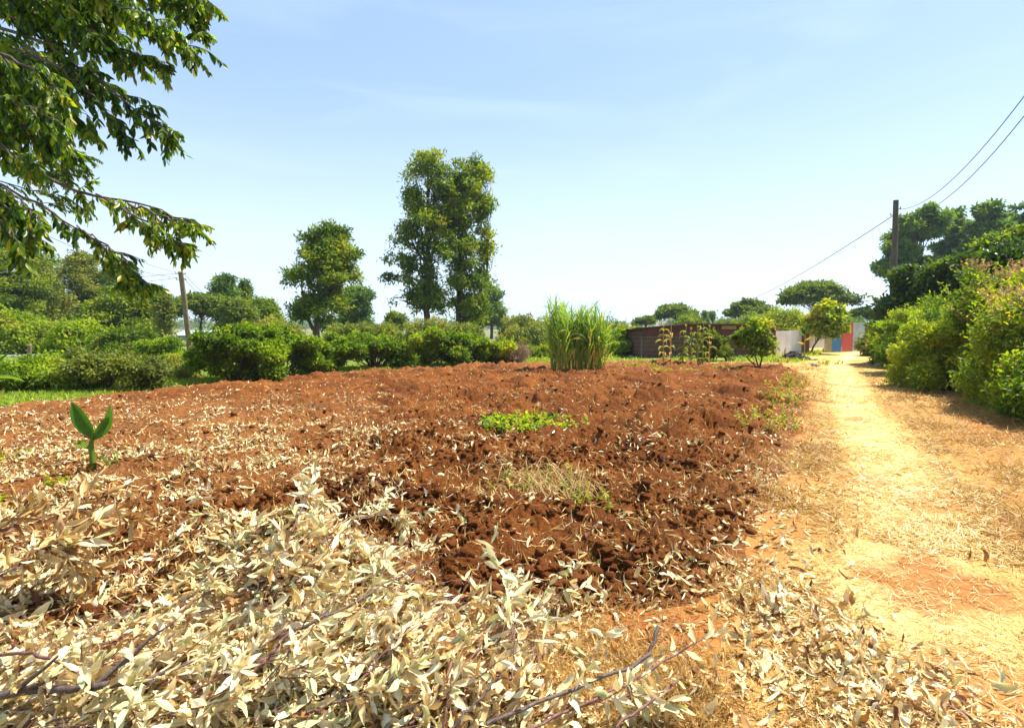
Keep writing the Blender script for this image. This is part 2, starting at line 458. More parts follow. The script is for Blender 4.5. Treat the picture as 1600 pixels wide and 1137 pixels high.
# ================================================================== ground
FIELD = [(-0.9, 2.6), (0.2, 3.05), (1.0, 3.2), (1.45, 3.6), (2.0, 4.5), (3.7, 7.6), (6.6, 12.8), (9.4, 18.2), (10.6, 21.0), (11.4, 24.5), (7, 26.2), (1.7, 25.8), (-1.6, 24.2),
         (-4.7, 21.7), (-7.3, 19.3), (-8.9, 15.6), (-10.0, 11.7), (-12, 8), (-9, 4.2), (-5, 2.4), (-3, 2.2)]
MOUNDS = [(-1.36, 3.3, 0.52, 0.42, 0.40), (-0.85, 2.9, 0.5, 0.4, 0.24), (-0.42, 2.3, 0.55, 0.36, 0.22), (-1.5, 2.25, 1.1, 0.4, 0.22), (-3.0, 2.95, 0.5, 0.4, 0.32), (1.55, 3.2, 0.3, 0.4, 0.05)]
def mound(x, y):
    h = 0
    for cx, cy, sx, sy, a in MOUNDS:
        h = h + a * np.exp(-(((x - cx) / sx) ** 2 + ((y - cy) / sy) ** 2))
    return h * (0.85 + 0.4 * (fbm2(x * 2.3, y * 2.3, 3, 77) - 0.5))
def pathd(x, y):
    """signed offset from the path's centre line"""
    P = [(1.3, 1.2), (2.05, 2.6), (3.3, 4.6), (5.2, 8.0), (9.2, 15.5), (14.2, 24.5), (20.5, 34), (24.5, 41)]
    ys = np.array([p[1] for p in P]); xs = np.array([p[0] for p in P])
    return (x - np.interp(y, ys, xs)) * 0.87
def clods(x, y, s, seed):
    u, v = x / s, y / s
    iu, iv = np.floor(u), np.floor(v); h = np.zeros_like(u); z = np.zeros_like(u)
    for dx in (-1, 0, 1):
        for dy in (-1, 0, 1):
            cx, cy = iu + dx, iv + dy
            jx, jy = cx + hsh(cx, cy, z, seed), cy + hsh(cx, cy, z, seed + 1)
            a = hsh(cx, cy, z, seed + 2) ** 1.8 * 1.3; rr = 0.45 + 0.5 * hsh(cx, cy, z, seed + 3)
            d2 = ((u - jx) ** 2 + (v - jy) ** 2) / (rr * rr)
            h = np.maximum(h, np.clip(1 - d2, 0, 1) ** 0.62 * a * rr)
    return h * s
def gz(x, y):
    """smooth ground height, for setting things down"""
    x = np.asarray(x, float); y = np.asarray(y, float)
    f = sstep(0.15, -0.5, polysd(x, y, FIELD))
    return mound(x, y) + 0.03 * (fbm2(x * 0.5, y * 0.5, 2, 3) - 0.5) + f * 0.035

def relief(x, y):
    sdf = polysd(x, y, FIELD) + 0.35 * (fbm2(x * 1.6, y * 1.6, 3, 9) - 0.5)
    f = sstep(0.1, -0.35, sdf)
    wx = x + 0.22 * (fbm2(x * 3.5, y * 3.5, 4, 31) - .5) + 0.07 * (fbm2(x * 16, y * 16, 3, 33) - .5)
    wy = y + 0.22 * (fbm2(x * 3.5, y * 3.5, 4, 32) - .5) + 0.07 * (fbm2(x * 16, y * 16, 3, 36) - .5)
    amp = 0.55 + 0.75 * fbm2(x * 0.7, y * 0.7, 3, 12)
    calm = sstep(-1.0, -4.0, x + 0.12 * (y - 3)) * 0.45
    amp = amp * (1 - calm) * (1 + 0.1 * sstep(4, 12, y))
    row = 0.03 * np.sin((x * 0.55 - y * 0.84) * 2 * math.pi / 0.75 + 2.5 * fbm2(x * .6, y * .6, 2, 5))
    hh = 0.38 * clods(wx, wy, 0.46, 41) + 0.4 * clods(wx + 3.3, wy, 0.23, 51) + 0.42 * clods(wx, wy + 1.7, 0.10, 61) + 0.35 * clods(wx, wy, 0.05, 71)
    rg_ = 1 - np.abs(2 * fbm2(x * 5.5, y * 5.5, 4, 81) - 1) * 2.2
    rg2 = 1 - np.abs(2 * fbm2(x * 17, y * 17, 3, 85) - 1) * 2.2
    hh = hh + (0.05 * np.maximum(rg_, -1) + 0.024 * np.maximum(rg2, -1)) * (1 - .45 * sstep(7, 14, y)) + 0.07 * (fbm2(x * 3.2, y * 3.2, 4, 95) - .5)
    hh = hh - 0.075 + row + 0.10 * (fbm2(x * 1.4, y * 1.4, 3, 15) - 0.5)
    fine = 0.02 * (fbm2(x * 14, y * 14, 3, 21) - 0.5)
    return sdf, mound(x, y) + 0.03 * (fbm2(x * 0.5, y * 0.5, 2, 3) - 0.5) + f * (0.02 + hh * amp) + fine * (0.6 + f)

NA, dr = 1300, 0.0045
A = np.linspace(R(-62), R(62), NA)
RR = np.exp(np.arange(math.log(0.9), math.log(62), dr)); NR = len(RR)
aa, rr = np.meshgrid(A, RR)
X, Y = (np.sin(aa) * rr).ravel(), (np.cos(aa) * rr).ravel()
SDF, Z = relief(X, Y)
PD = pathd(X, Y)
V = np.stack([X, Y, Z], 1)
i = np.arange(NR - 1)[:, None] * NA; j = np.arange(NA - 1)[None, :]
FQ = np.stack([i + j, i + j + 1, i + j + 1 + NA, i + j + NA], -1).reshape(-1, 4)
fs = SDF[FQ[:, 0]]; fp = np.abs(PD[FQ[:, 0]]); fy = Y[FQ[:, 0]]
n1 = fbm2(X * 1.1, Y * 1.1, 4, 101)
is_field = fs < 0.05
is_path = (~is_field) & (fp < 1.5 + 0.02 * fy) & (fy < 40.5) & (X[FQ[:, 0]] > 0.3)
worn = sstep(0.75, 0.1, np.abs(PD + 0.5 * (n1 - 0.5) + 0.15)) * sstep(1.6, 3.4, Y) * (0.45 + 0.75 * fbm2(X * 2.2, Y * 2.2, 4, 111))
worn = np.clip(worn * 1.15, 0, 1) * sstep(1.1, 0.2, np.abs(PD + 0.6 * (n1 - 0.5) + 0.05))
bare = 0.7 * sstep(0.56, 0.68, fbm2(X * 1.3 + 5, Y * 1.3, 5, 121)) * sstep(30, 12, Y)
bare = np.maximum(bare, sstep(0.35, 0.05, SDF) * (X > -1) * 0.9 * sstep(0.35, 0.6, n1))
bare = np.maximum(bare, 0.9 * sstep(0.75, 0.1, np.hypot((X - 2.95) * .8, (Y - 3.4)) + 1.5 * (fbm2(X * 2.5, Y * 2.5, 4, 141) - 0.5)))
bare = np.maximum(bare, 0.8 * sstep(0.8, 1.5, PD) * sstep(2.9, 2.2, PD) * sstep(0.45, 0.6, fbm2(X * 0.8, Y * 0.8, 4, 131)) * sstep(16, 9, Y))
bare = np.maximum(bare, 1.1 * np.exp(-(((X - .8) / .55) ** 2 + ((Y - 2.95) / .42) ** 2)))
v1 = fbm2(X * 1.7, Y * 1.1, 5, 151)
bare = np.maximum(bare, 0.6 * sstep(0.45, 0.95, np.abs(PD)) * sstep(2.8, 1.8, np.abs(PD)) * sstep(0.47, 0.62, v1) * sstep(20, 8, Y))
green = np.clip(sstep(-7.5, -9.5, X + 0.25 * (16 - Y)) + sstep(25.5, 27.5, Y + 0.35 * X * (X < 0)) * sstep(1.8, 3.0, np.abs(PD)) * (X < 13), 0, 1)
green = np.maximum(green, sstep(2.6, 3.6, PD) * (Y > 3)) * sstep(0.25, 0.45, n1 + 0.1)
dryf = np.clip(sstep(-0.5, -3.0, X + 0.1 * (Y - 3)) * sstep(14, 9, Y) * 0.8 + sstep(20, 24, Y) * 0.6 + sstep(-0.9, -0.1, SDF) * 0.7, 0, 0.9)
dryf = np.maximum(dryf, sstep(0.06, 0.15, mound(X, Y)))
def submesh(name, mask, mat, attrs):
    f = FQ[mask]; used = np.unique(f); remap = np.full(len(V), -1); remap[used] = np.arange(len(used))
    mb = MB(); mb.add(V[used], remap[f], 0, 0.5, True)
    return struct(mb.build(name, mat, None, None, {k: a[used] for k, a in attrs.items()}))
gattr = {'worn': worn, 'bare': bare, 'green': green}
submesh('ploughed_field', is_field, M['soil'], {'dry': dryf})
submesh('footpath', is_path, M['path'], gattr)
submesh('dry_verge', ~(is_field | is_path), M['path'], gattr)
del V, FQ, fs, fp, fy, n1

mb = MB()
ang = np.linspace(0, 2 * math.pi, 181); rad = np.array([0.01, 1, 50, 59, 61.8, 75, 110, 180, 320, 520, 900, 1500])
aa, rr = np.meshgrid(ang, rad)
azf = (aa + math.pi) % (2 * math.pi) - math.pi
gx, gy = np.sin(aa) * rr, np.cos(aa) * rr
gzz = np.where(rr < 60, np.where(np.abs(azf) < R(61), -0.32, -0.02), 0.0)
i = np.arange(len(rad) - 1)[:, None] * 181; j = np.arange(180)[None, :]
mb.add(np.stack([gx, gy, gzz], -1).reshape(-1, 3), np.stack([i + j, i + j + 1, i + j + 182, i + j + 181], -1).reshape(-1, 4), 0, .5, True)
struct(mb.build('ground', M['ground']))

# low far ridge
mb = MB()
xs = np.linspace(-900, 900, 240); ys = np.linspace(520, 900, 24)
xx, yy = np.meshgrid(xs, ys)
zz = (9 * sstep(520, 700, yy) * (0.5 + fbm2(xx / 120, yy / 120, 4, 7))) - 0.2
i = np.arange(23)[:, None] * 240; j = np.arange(239)[None, :]
mb.add(np.stack([xx, yy, zz], -1).reshape(-1, 3), np.stack([i + j, i + j + 1, i + j + 241, i + j + 240], -1).reshape(-1, 4), 0, .5, True)
struct(mb.build('hill', M['ground']))

# road on the left, with a kerb
asph = plainmat('asphalt', (0.2, 0.2, 0.21), 0.85, 0, 0.1, 20)
mb = MB()
ra, rb = np.array([-60.0, 27.5]), np.array([-17.0, 36.0])
dv = (rb - ra) / np.linalg.norm(rb - ra); pv = np.array([-dv[1], dv[0]])
q = [ra - pv * 2.6, rb - pv * 2.6, rb + pv * 2.6, ra + pv * 2.6]
mb.add([(*p, 0.045) for p in q], [(0, 1, 2, 3)])
struct(mb.build('road', asph))

# ================================================================== stuff on the ground
rng = np.random.default_rng(5)
def lump(rng, n, sub=2):
    import bmesh
    bm = bmesh.new(); bmesh.ops.create_icosphere(bm, subdivisions=sub, radius=1.0)
    v = np.array([x.co[:] for x in bm.verts]); f = np.array([[y.index for y in x.verts] for x in bm.faces]); bm.free()
    return v, f
def add_clods(mb, P, S, sub, rng):
    v, f = lump(rng, 0, sub)
    n = len(P); nv = len(v)
    off = rng.random((n, 3)) * 50
    sc = S[:, None] * (0.7 + 0.6 * rng.random((n, 3))); sc[:, 2] *= 0.75
    q = (v[None] * 1.5 + off[:, None]).reshape(-1, 3)
    r = (0.1 + 1.3 * fbm3(q, 4, 3) + 0.7 * np.abs(2 * fbm3(q * 2.2, 3, 9) - 1)).reshape(n, nv, 1)
    ang = rng.random(n) * 6.28; c, s = np.cos(ang)[:, None], np.sin(ang)[:, None]
    u = v[None] * r * sc[:, None]
    vv = np.stack([u[..., 0] * c - u[..., 1] * s, u[..., 0] * s + u[..., 1] * c, u[..., 2]], -1) + P[:, None]
    mb.add(vv, (f[None] + (np.arange(n) * nv)[:, None, None]).reshape(-1, 3), 0, 0.5, True)
def scatter(rng, n, dens, box, near=True):
    """points with density(x, y) in 0..1, thicker towards the camera"""
    out = []; got = 0
    while got < n:
        m = int(n * 2)
        a = rng.uniform(R(-50), R(50), m); u = rng.random(m)
        r = box[0] * (box[1] / box[0]) ** u if near else np.sqrt(box[0] ** 2 + u * (box[1] ** 2 - box[0] ** 2))
        x, y = np.sin(a) * r, np.cos(a) * r
        k = rng.random(m) < dens(x, y)
        out.append(np.stack([x[k], y[k]], 1)); got += k.sum()
        if len(out) > 60: break
    return np.concatenate(out)[:n]
infield = lambda x, y: polysd(x, y, FIELD)

mb = MB()
df = lambda x, y: sstep(0.0, -0.3, infield(x, y)) * (1 - 0.6 * sstep(-1, -4, x)) * sstep(0.35, 0.6, fbm2(x * 1.2, y * 1.2, 3, 19)) * (mound(x, y) < 0.08)
P = scatter(rng, 6000, df, (2.4, 8)); S = 0.006 + 0.03 * rng.random(len(P)) ** 3
add_clods(mb, np.column_stack([P, relief(P[:, 0], P[:, 1])[1] + S * 0.2]), S, 3, rng)
P = scatter(rng, 6000, df, (3, 26)); S = 0.01 + 0.045 * rng.random(len(P)) ** 3
add_clods(mb, np.column_stack([P, relief(P[:, 0], P[:, 1])[1] + S * 0.2]), S, 2, rng)
tag(mb.build('soil_clods', M['soil']), 'loose red soil clods strewn over the ploughed field', 'soil clods', kind='stuff')

# fallen dry leaves
def dlit(x, y):
    sd = infield(x, y)
    n = fbm2(x * 1.5, y * 1.5, 4, 23)
    left = sstep(0.8, -3.2, x + 0.10 * (y - 3)) * sstep(15, 7, y) * sstep(0.34, 0.58, n)
    base = 0.05 + 0.12 * sstep(0.5, 0.64, n) - 0.02 * sstep(0, 2, x)
    edge = 0.28 * sstep(3.7, 3.1, y) * sstep(2.0, 1.2, x) * sstep(0.45, 0.65, n) + 0.3 * sstep(2.6, 2.2, y) * sstep(2.0, 1.2, x)
    heap = 0.9 * np.exp(-(((x - 1.55) / 0.3) ** 2 + ((y - 3.2) / 0.42) ** 2)) + 0.7 * np.exp(-(((x - 1.6) / 0.35) ** 2 + ((y - 2.55) / 0.45) ** 2)) + 0.2 * sstep(2.6, 1.6, y) * (x > 0)
    margin = 0.13 * sstep(0.7, 0.1, np.abs(sd)) * (x > 0)
    out = np.where(sd > 0, 0.02 + 0.05 * (n > 0.55), 0)
    return np.clip(left * 0.85 + base + edge + heap + margin, 0, 1) * (1 - 0.85 * np.exp(-(((x - .75) / .38) ** 2 + ((y - 2.95) / .28) ** 2))) * (pathd(x, y) < 3) * (np.hypot(x + 4.55, y - 6.0) > .45) * (1 - 0.75 * sstep(0.1, 1.2, sd) * (heap < 0.15))
def litter(mb, xy, rng, lift=0.02, tilt=0.35, lmin=0.05, lmax=0.12, up=None, seg=LEAFP):
    n = len(xy); z = relief(xy[:, 0], xy[:, 1])[1] + rng.random(n) * lift + 0.008; tilt = tilt * 0.6
    a = rng.random(n) * 6.283
    D = np.stack([np.cos(a), np.sin(a), rng.normal(0, tilt, n) * 0.6], 1)
    N = nrm(np.stack([rng.normal(0, tilt, n), rng.normal(0, tilt, n), np.ones(n)], 1))
    L = rng.uniform(lmin, lmax, n)
    PP = np.column_stack([xy, z]) - nrm(D) * L[:, None] * 0.5; kd = rng.random(n); tn = np.clip(rng.normal(0.46, 0.32, n), 0, 1)
    for q_, w0, w1, cu, pr_ in ((kd < .45, .16, .32, .8, seg), ((kd >= .45) & (kd < .7), .2, .38, 2.0, seg if len(seg) < 5 else [.1, .8, 1, .95, .7, .5]), (kd >= .7, .07, .15, 1.1, seg)):
        m_ = int(q_.sum()); ribbon(mb, PP[q_], D[q_], N[q_], L[q_], L[q_] * rng.uniform(w0, w1, m_), rng.normal(0.1, cu, m_), pr_, 0.3, rng.normal(0, 0.8, m_), 0, tn[q_], 0.6, rng)
mb = MB()
litter(mb, scatter(rng, 14500, dlit, (1.9, 9)), rng)
litter(mb, scatter(rng, 14000, dlit, (6, 26)), rng, lmin=0.06, lmax=0.11, seg=[0.1, 0.9, 0.9, 0.1])
tag(mb.build('leaf_litter', M['dry']), 'pale dry leaves scattered over the red soil and path edge', 'leaf litter', kind='stuff')

# heap of dried leaves (brushwood pile in the foreground)
mb = MB()
nn = 62000
xy = np.stack([rng.uniform(-4.0, 0.9, nn), rng.uniform(1.1, 4.6, nn)], 1)
mh = mound(xy[:, 0], xy[:, 1]) + 0.09 * sstep(2.4, 1.8, xy[:, 1]) * sstep(0.45, -0.1, xy[:, 0])
k = rng.random(nn) < sstep(0.03, 0.15, mh + 0.04 * (fbm2(xy[:, 0] * 5, xy[:, 1] * 5, 2, 3) - .5)) * (0.6 + 0.3 * sstep(4, 2, xy[:, 1])) * (1 - .9 * np.exp(-(((xy[:, 0] + 2.25) / .3) ** 2 + ((xy[:, 1] - 3.3) / .6) ** 2)))
xy = xy[k]; n = len(xy)
flow = 0.55 + 1.4 * (fbm2(xy[:, 0] * 0.9, xy[:, 1] * 0.9, 2, 91) - 0.5) * 2
a = flow + rng.normal(0, 0.36, n) + (rng.random(n) < 0.16) * rng.uniform(0, 6.28, n)
z = gz(xy[:, 0], xy[:, 1]) + 0.005 + 0.075 * rng.random(n) ** 1.4
D = np.stack([np.cos(a), np.sin(a), rng.normal(-0.05, 0.22, n)], 1)
N = nrm(np.stack([rng.normal(0.2, 0.5, n), rng.normal(0, 0.5, n), np.ones(n) * 1.15], 1))
L = rng.uniform(0.08, 0.165, n) * rng.uniform(.65, 1, n)
tn = np.clip(rng.normal(0.56, 0.27, n) + 0.5 * (fbm2(xy[:, 0] * 1.7, xy[:, 1] * 1.7, 3, 55) - 0.5), 0, 1)
PP = np.column_stack([xy, z]) - D * L[:, None] * 0.5; kind = rng.random(n)
for lo_, hi_, pr_, w0, w1, cu, tw_, fo, wv in ((0, .34, LEAFP, .15, .3, 1.1, .9, .3, .6), (.34, .58, [.2, .6, .85, 1, .8, .35, .04], .12, .2, .8, 1.3, .45, .9), (.58, .78, [.1, .8, 1, .95, .7, .5], .2, .36, 2.2, .6, .15, .5), (.78, .9, [.3, .9, 1, .7, .9, .55], .2, .34, 1.6, .8, .5, 1.1), (.9, 1.01, LEAFP, .05, .1, 1.2, .8, .6, .3)):
    q_ = (kind >= lo_) & (kind < hi_); m_ = int(q_.sum())
    ribbon(mb, PP[q_], D[q_], N[q_], L[q_], L[q_] * rng.uniform(w0, w1, m_), rng.normal(0.1, cu, m_), pr_, fo, rng.normal(0, tw_, m_), 0, np.clip(tn[q_] - .35 * (lo_ == .9) - .15 * (lo_ == .78), 0, 1), wv, rng)
for k_ in range(650):
    i_ = rng.integers(n); L_ = rng.uniform(.12, .5); a_ = a[i_] + rng.normal(0, .25); p0 = np.array([xy[i_, 0], xy[i_, 1], z[i_] + .02]); p1 = p0 + [math.cos(a_) * L_, math.sin(a_) * L_, 0]
    p1[2] = float(gz(p1[0], p1[1])) + rng.uniform(.04, .15); t_ = np.linspace(0, 1, 7)[:, None]; pp = p0 + (p1 - p0) * t_ + np.concatenate([[[0, 0, 0]], np.cumsum(rng.normal(0, .006, (6, 3)), 0)]); pp[:, 2] += .12 * L_ * np.sin(t_[:, 0] * 3.14)
    pp[:, 2] = np.maximum(pp[:, 2], gz(pp[:, 0], pp[:, 1]) + .05); mb.tube(pp, np.linspace(1, .5, 7) * rng.uniform(.0009, .0026), 4, 1, cap=False)
tag(mb.build('dried_leaf_heap', [M['dry'], M['twig']]), 'deep heap of pale dried eucalyptus leaves filling the lower left foreground', 'leaf heap', kind='stuff')

# straw and short dry grass
def dstraw(x, y):
    sd = infield(x, y)
    return np.clip(sstep(-0.25, 0.3, sd), 0, 1) * (0.5 + 0.5 * sstep(0.35, 0.6, fbm2(x * 2, y * 2, 3, 29))) * (x > -0.6 - 0 * y) * sstep(3.4, 2.2, pathd(x, y)) * (1 - .7 * sstep(.8, .3, np.hypot((x - 2.95) * .8, y - 3.4))) * (1 - 0.85 * sstep(0.45, 0.6, fbm2(x * 1.7, y * 1.1, 5, 151)) * (np.abs(pathd(x, y)) > 0.6)) * (1 - 0.6 * sstep(0.56, 0.66, fbm2(x * 1.3 + 5, y * 1.3, 5, 121))) * (1 - 0.75 * np.exp(-(((x - .8) / .5) ** 2 + ((y - 2.95) / .35) ** 2)))
mb = MB()
for cnt, box, ws in ((70000, (1.7, 6), 0.0035), (60000, (5, 16), 0.007), (16000, (14, 30), 0.015)):
    P = scatter(rng, cnt, dstraw, box); n = len(P)
    a = rng.random(n) * 6.283
    rise = np.abs(rng.normal(0, 0.22, n)) * (1 + 1.2 * (np.abs(pathd(P[:, 0], P[:, 1])) > 0.8))
    D = np.stack([np.cos(a), np.sin(a), rise], 1)
    L = rng.uniform(0.03, 0.11, n) * (1 + (ws > 0.004) * 0.5); pdp = np.abs(pathd(P[:, 0], P[:, 1])); keep_ = (pdp > .5) | (rng.random(n) < .45); P, a, rise, L, D, pdp = P[keep_], a[keep_], rise[keep_], L[keep_], D[keep_], pdp[keep_]; n = len(P); tnn = 0.2 + 0.55 * sstep(0.75, 0.15, pdp) + 0.5 * (fbm2(P[:, 0] * 1.2, P[:, 1] * 1.2, 4, 63) - 0.5)
    rhomb(mb, np.column_stack([P, relief(P[:, 0], P[:, 1])[1] + 0.003 + 0.012 * rng.random(n)]), D, nrm(rng.normal(0, 0.5, (n, 3)) + [0, 0, 1]), L, ws * rng.uniform(0.7, 1.6, n), 0, np.clip(tnn + rng.normal(0, 0.22, n), 0, 1))
tag(mb.build('dry_grass', M['straw']), 'short bleached straw covering the footpath and its edges', 'dry grass', kind='stuff')

# straw and root bits in the ploughed soil
mb = MB()
P = scatter(rng, 15000, lambda x, y: sstep(0, -0.2, infield(x, y)) * (0.35 + 0.6 * sstep(0.45, 0.6, fbm2(x * 1.3, y * 1.3, 3, 37))), (2.4, 25)); n = len(P)
a = rng.random(n) * 6.283; D = np.stack([np.cos(a), np.sin(a), rng.normal(0.1, 0.35, n)], 1)
dist = np.hypot(P[:, 0], P[:, 1])
ribbon(mb, np.column_stack([P, relief(P[:, 0], P[:, 1])[1] + 0.008]), D, nrm(rng.normal(0, 0.4, (n, 3)) + [0, 0, 1]), rng.uniform(0.04, 0.14, n), 0.003 + 0.0006 * dist, rng.normal(0, 1.5, n), [1, 1, 1, .4], 0.1, 0, 0, np.clip(rng.normal(0.5, 0.3, n), 0, 1))
tag(mb.build('grass_roots', M['straw']), 'dry grass stalks and roots turned up in the red soil', 'dry stalks', kind='stuff')

# green grass strips
def grass_patch(mb, rng, n, dens, box, h0, h1, w, near=False, yel=0.5):
    P = scatter(rng, n, dens, box, near); n = len(P)
    D = nrm(np.stack([rng.normal(0, 0.4, n), rng.normal(0, 0.4, n), np.ones(n)], 1))
    N = np.column_stack([rng.normal(0, 1, (n, 2)), np.zeros(n)])
    ribbon(mb, np.column_stack([P, gz(P[:, 0], P[:, 1]) - 0.02]), D, N, rng.uniform(h0, h1, n), w * rng.uniform(0.6, 1.4, n), rng.uniform(0.2, 1.3, n), [0.9, 1, 0.7, 0.08], 0.2, 0, 0, np.clip(rng.normal(yel, 0.25, n), 0, 1))
mb = MB()
strip = lambda x, y: sstep(0.0, 0.35, infield(x, y)) * sstep(3.4, 1.6, infield(x, y)) * (x < 2.5) * (y > 7)
grass_patch(mb, rng, 52000, strip, (8, 30), 0.06, 0.2, 0.024, yel=0.6)
strip2 = lambda x, y: ((x < -11) & (y < 30) & (y > 8)) * 0.6 + (y > 26.5) * (np.abs(pathd(x, y)) > 1.7) * (x > -6) * (x < 24) * sstep(0.4, 0.55, fbm2(x * .6, y * .6, 3, 44)) * 0.8
grass_patch(mb, rng, 26000, strip2, (12, 45), 0.08, 0.3, 0.035, yel=0.6)
strip3 = lambda x, y: (pathd(x, y) > 2.2 + 0.02 * y) * (pathd(x, y) < 4.2) * sstep(0.45, 0.6, fbm2(x * 1.3, y * 1.3, 3, 46))
grass_patch(mb, rng, 6000, strip3, (4, 26), 0.05, 0.22, 0.012, yel=0.8)
tag(mb.build('green_grass', M['grass']), 'bright green grass strip between the field and the hedge', 'grass', kind='stuff')

# ================================================================== plants
def crown_pts(rng, blobs, n, shell=0.22, under=0.35, seed=1, rough=0.9):
    B = np.array(blobs, float)                                   # cx cy cz rx ry rz
    w = (B[:, 3] * B[:, 4] * B[:, 5]) ** 0.62; w /= w.sum()
    k = rng.choice(len(B), n, p=w); d = rdir(rng, n)
    lo = (d[:, 2] < -0.15) & (rng.random(n) > under); d[lo, 2] *= -1
    q = d * 1.7 + k[:, None] * 7.3
    f = 0.62 + rough * (fbm3(q, 3, seed) - 0.12)
    r = f * (1 - np.abs(rng.normal(0, shell, n)).clip(0, 0.95))
    P = B[k, :3] + B[k, 3:] * d * r[:, None]
    return P, d, k
def foliage(mb, rng, P, O, per, rc, L, Wd, droop=0.3, up=0.5, tone=None, mode='rhomb', seed=1, mat=0):
    n = len(P); Q = np.repeat(P, per, 0) + rng.normal(0, rc, (n * per, 3)) * [1, 1, 0.6]
    Oq = np.repeat(O, per, 0); m = n * per
    N = nrm(Oq * 0.6 + np.array([0, 0, up]) + rng.normal(0, 0.55, (m, 3)))
    D = nrm(rng.normal(0, 1, (m, 3)) + Oq * 0.7 - np.array([0, 0, droop]))
    if tone is None:
        tone = 0.45 + 1.1 * (np.repeat(fbm3(P * 0.9, 2, seed + 5), per) - 0.5) + rng.normal(0, 0.17, m)
    tone = np.clip(tone, 0, 1)
    LL = L * rng.uniform(0.65, 1.35, m)
    if mode == 'rhomb': rhomb(mb, Q, D, N, LL, LL * Wd / L, mat, tone, 0.12)
    else: ribbon(mb, Q, D, N, LL, LL * Wd / L, rng.normal(-0.4, 0.4, m), [0.1, 0.9, 0.85, 0.05], 0.2, 0, mat, tone)
def bend(rng, a, b, n=6, amp=0.08, sag=0.0):
    a, b = np.asarray(a, float), np.asarray(b, float); t = np.linspace(0, 1, n)[:, None]
    L = np.linalg.norm(b - a); off = rng.normal(0, amp * L, (n, 3)); off[0] = 0; off[-1] = 0
    for _ in range(1): off[1:-1] = (off[:-2] + off[1:-1] + off[2:]) / 2
    p = a + (b - a) * t + off; p[:, 2] += sag * L * np.sin(t[:, 0] * math.pi)
    return p
def limbs(mb, rng, trunk, rad, blobs, frac=0.8, r0=0.35, low=0.3, sides=5, sub=2):
    T = np.asarray(trunk, float); z = T[:, 2]
    for bl in blobs:
        if rng.random() > frac: continue
        c = np.array(bl[:3]); zz = z[0] + (c[2] - z[0]) * rng.uniform(0.5, 0.85)
        zz = min(max(zz, z[0] + low * (z[-1] - z[0])), z[-1])
        i = min(np.searchsorted(z, zz), len(z) - 1)
        st = T[i]; rr0 = rad[i] * r0 * rng.uniform(0.8, 1.4)
        p = bend(rng, st, c, 7, 0.06, 0.06); mb.tube(p, np.linspace(rr0, rr0 * 0.25, 7), sides, cap=False)
        for _ in range(sub):
            j = rng.integers(2, 6); e = c + rng.normal(0, 0.5, 3) * np.array(bl[3:6])
            mb.tube(bend(rng, p[j], e, 5, 0.08), np.linspace(rr0 * 0.45, rr0 * 0.1, 5), 4, cap=False)
def profile_blobs(rng, prof, n, rb, flat=0.75, depth=1.0):
    """prof rows: z, x centre, half width; blobs filling that outline"""
    prof = np.array(prof, float); out = []
    for i in range(n):
        z = rng.uniform(prof[0, 0], prof[-1, 0]); c = np.interp(z, prof[:, 0], prof[:, 1]); w = np.interp(z, prof[:, 0], prof[:, 2])
        r = rb * rng.uniform(0.65, 1.35); r = min(r, max(w * 0.9, rb * 0.4)); a = rng.uniform(0, 6.283); q = math.sqrt(rng.uniform(0.1, 1)) * max(w - r * 0.5, 0)
        out.append((c + math.cos(a) * q, math.sin(a) * q * depth, z, r, r, r * flat))
    return out
def tree(name, label, cat, base, trunks, blobs, n, per, rc, L, Wd, mat, bark='bark', group=None, seed=1, shell=0.22, under=0.35, up=0.5, droop=0.3, lfrac=0.8, low=0.3, rough=0.9, sub=2, tone=None, gap=0.12, big=1.3, tufts=4):
    rng = np.random.default_rng(seed); root = thing(name, label, cat, tuple(base), group)
    big_b = blobs; blobs = []
    for b in big_b:                                              # every mass is several separate tufts
        for _ in range(tufts + (big_b.index(b) % 2)):
            e = rdir(rng, 1)[0] * [1, 1, .9] * rng.uniform(.35, 1.05); q = rng.uniform(.3, .6)
            blobs.append((b[0] + e[0] * b[3], b[1] + e[1] * b[4], b[2] + e[2] * b[5], b[3] * q, b[4] * q, b[5] * q * .8))
    mb = MB()
    for pts, rad in trunks:
        pts = np.array(pts, float); rad = np.interp(np.linspace(0, 1, len(pts)), np.linspace(0, 1, len(rad)), rad)
        pp = []; t = np.linspace(0, len(pts) - 1, len(pts) * 4)
        q = np.stack([np.interp(t, range(len(pts)), pts[:, i]) for i in range(3)], 1); q[1:-1, :2] += rng.normal(0, 0.02, (len(q) - 2, 2)) * rad.max() * 6
        rq = np.interp(t, range(len(pts)), rad); mb.tube(q, rq, 8)
        near = [b for b in blobs] if len(trunks) == 1 else [b for b in blobs if min(np.linalg.norm(np.array(b[:2]) - np.array(p[-1][:2])) for p, _ in trunks) >= np.linalg.norm(np.array(b[:2]) - pts[-1][:2]) - 1e-6]
        limbs(mb, rng, q, rq, near[::2] if len(near) > 120 else near, lfrac * .6, low=low, sub=1)
    mb.build('trunk', M[bark], root)
    P, O, k = crown_pts(rng, blobs, n, shell, under, seed, rough)
    gs = 0.9 / (0.45 + np.mean([b[3] for b in blobs])); g = fbm3(P * gs * 1.7, 3, seed + 40); kp = g > np.quantile(g, gap); P, O = P[kp], O[kp]
    mb = MB(); foliage(mb, rng, P, O, per, rc, L * big, Wd * big, droop, up, tone, 'rhomb', seed)
    mb.build('crown', M[mat], root)
    return root
def copytree(o, loc, rz=0, sc=1.0, label=None):
    c = o.copy(); COL.objects.link(c); c.location = loc; c.rotation_euler = (0, 0, rz); c.scale = (sc,) * 3
    if label: c['label'] = label
    for ch in list(o.children):
        d = ch.copy(); COL.objects.link(d); d.parent = c
    return c
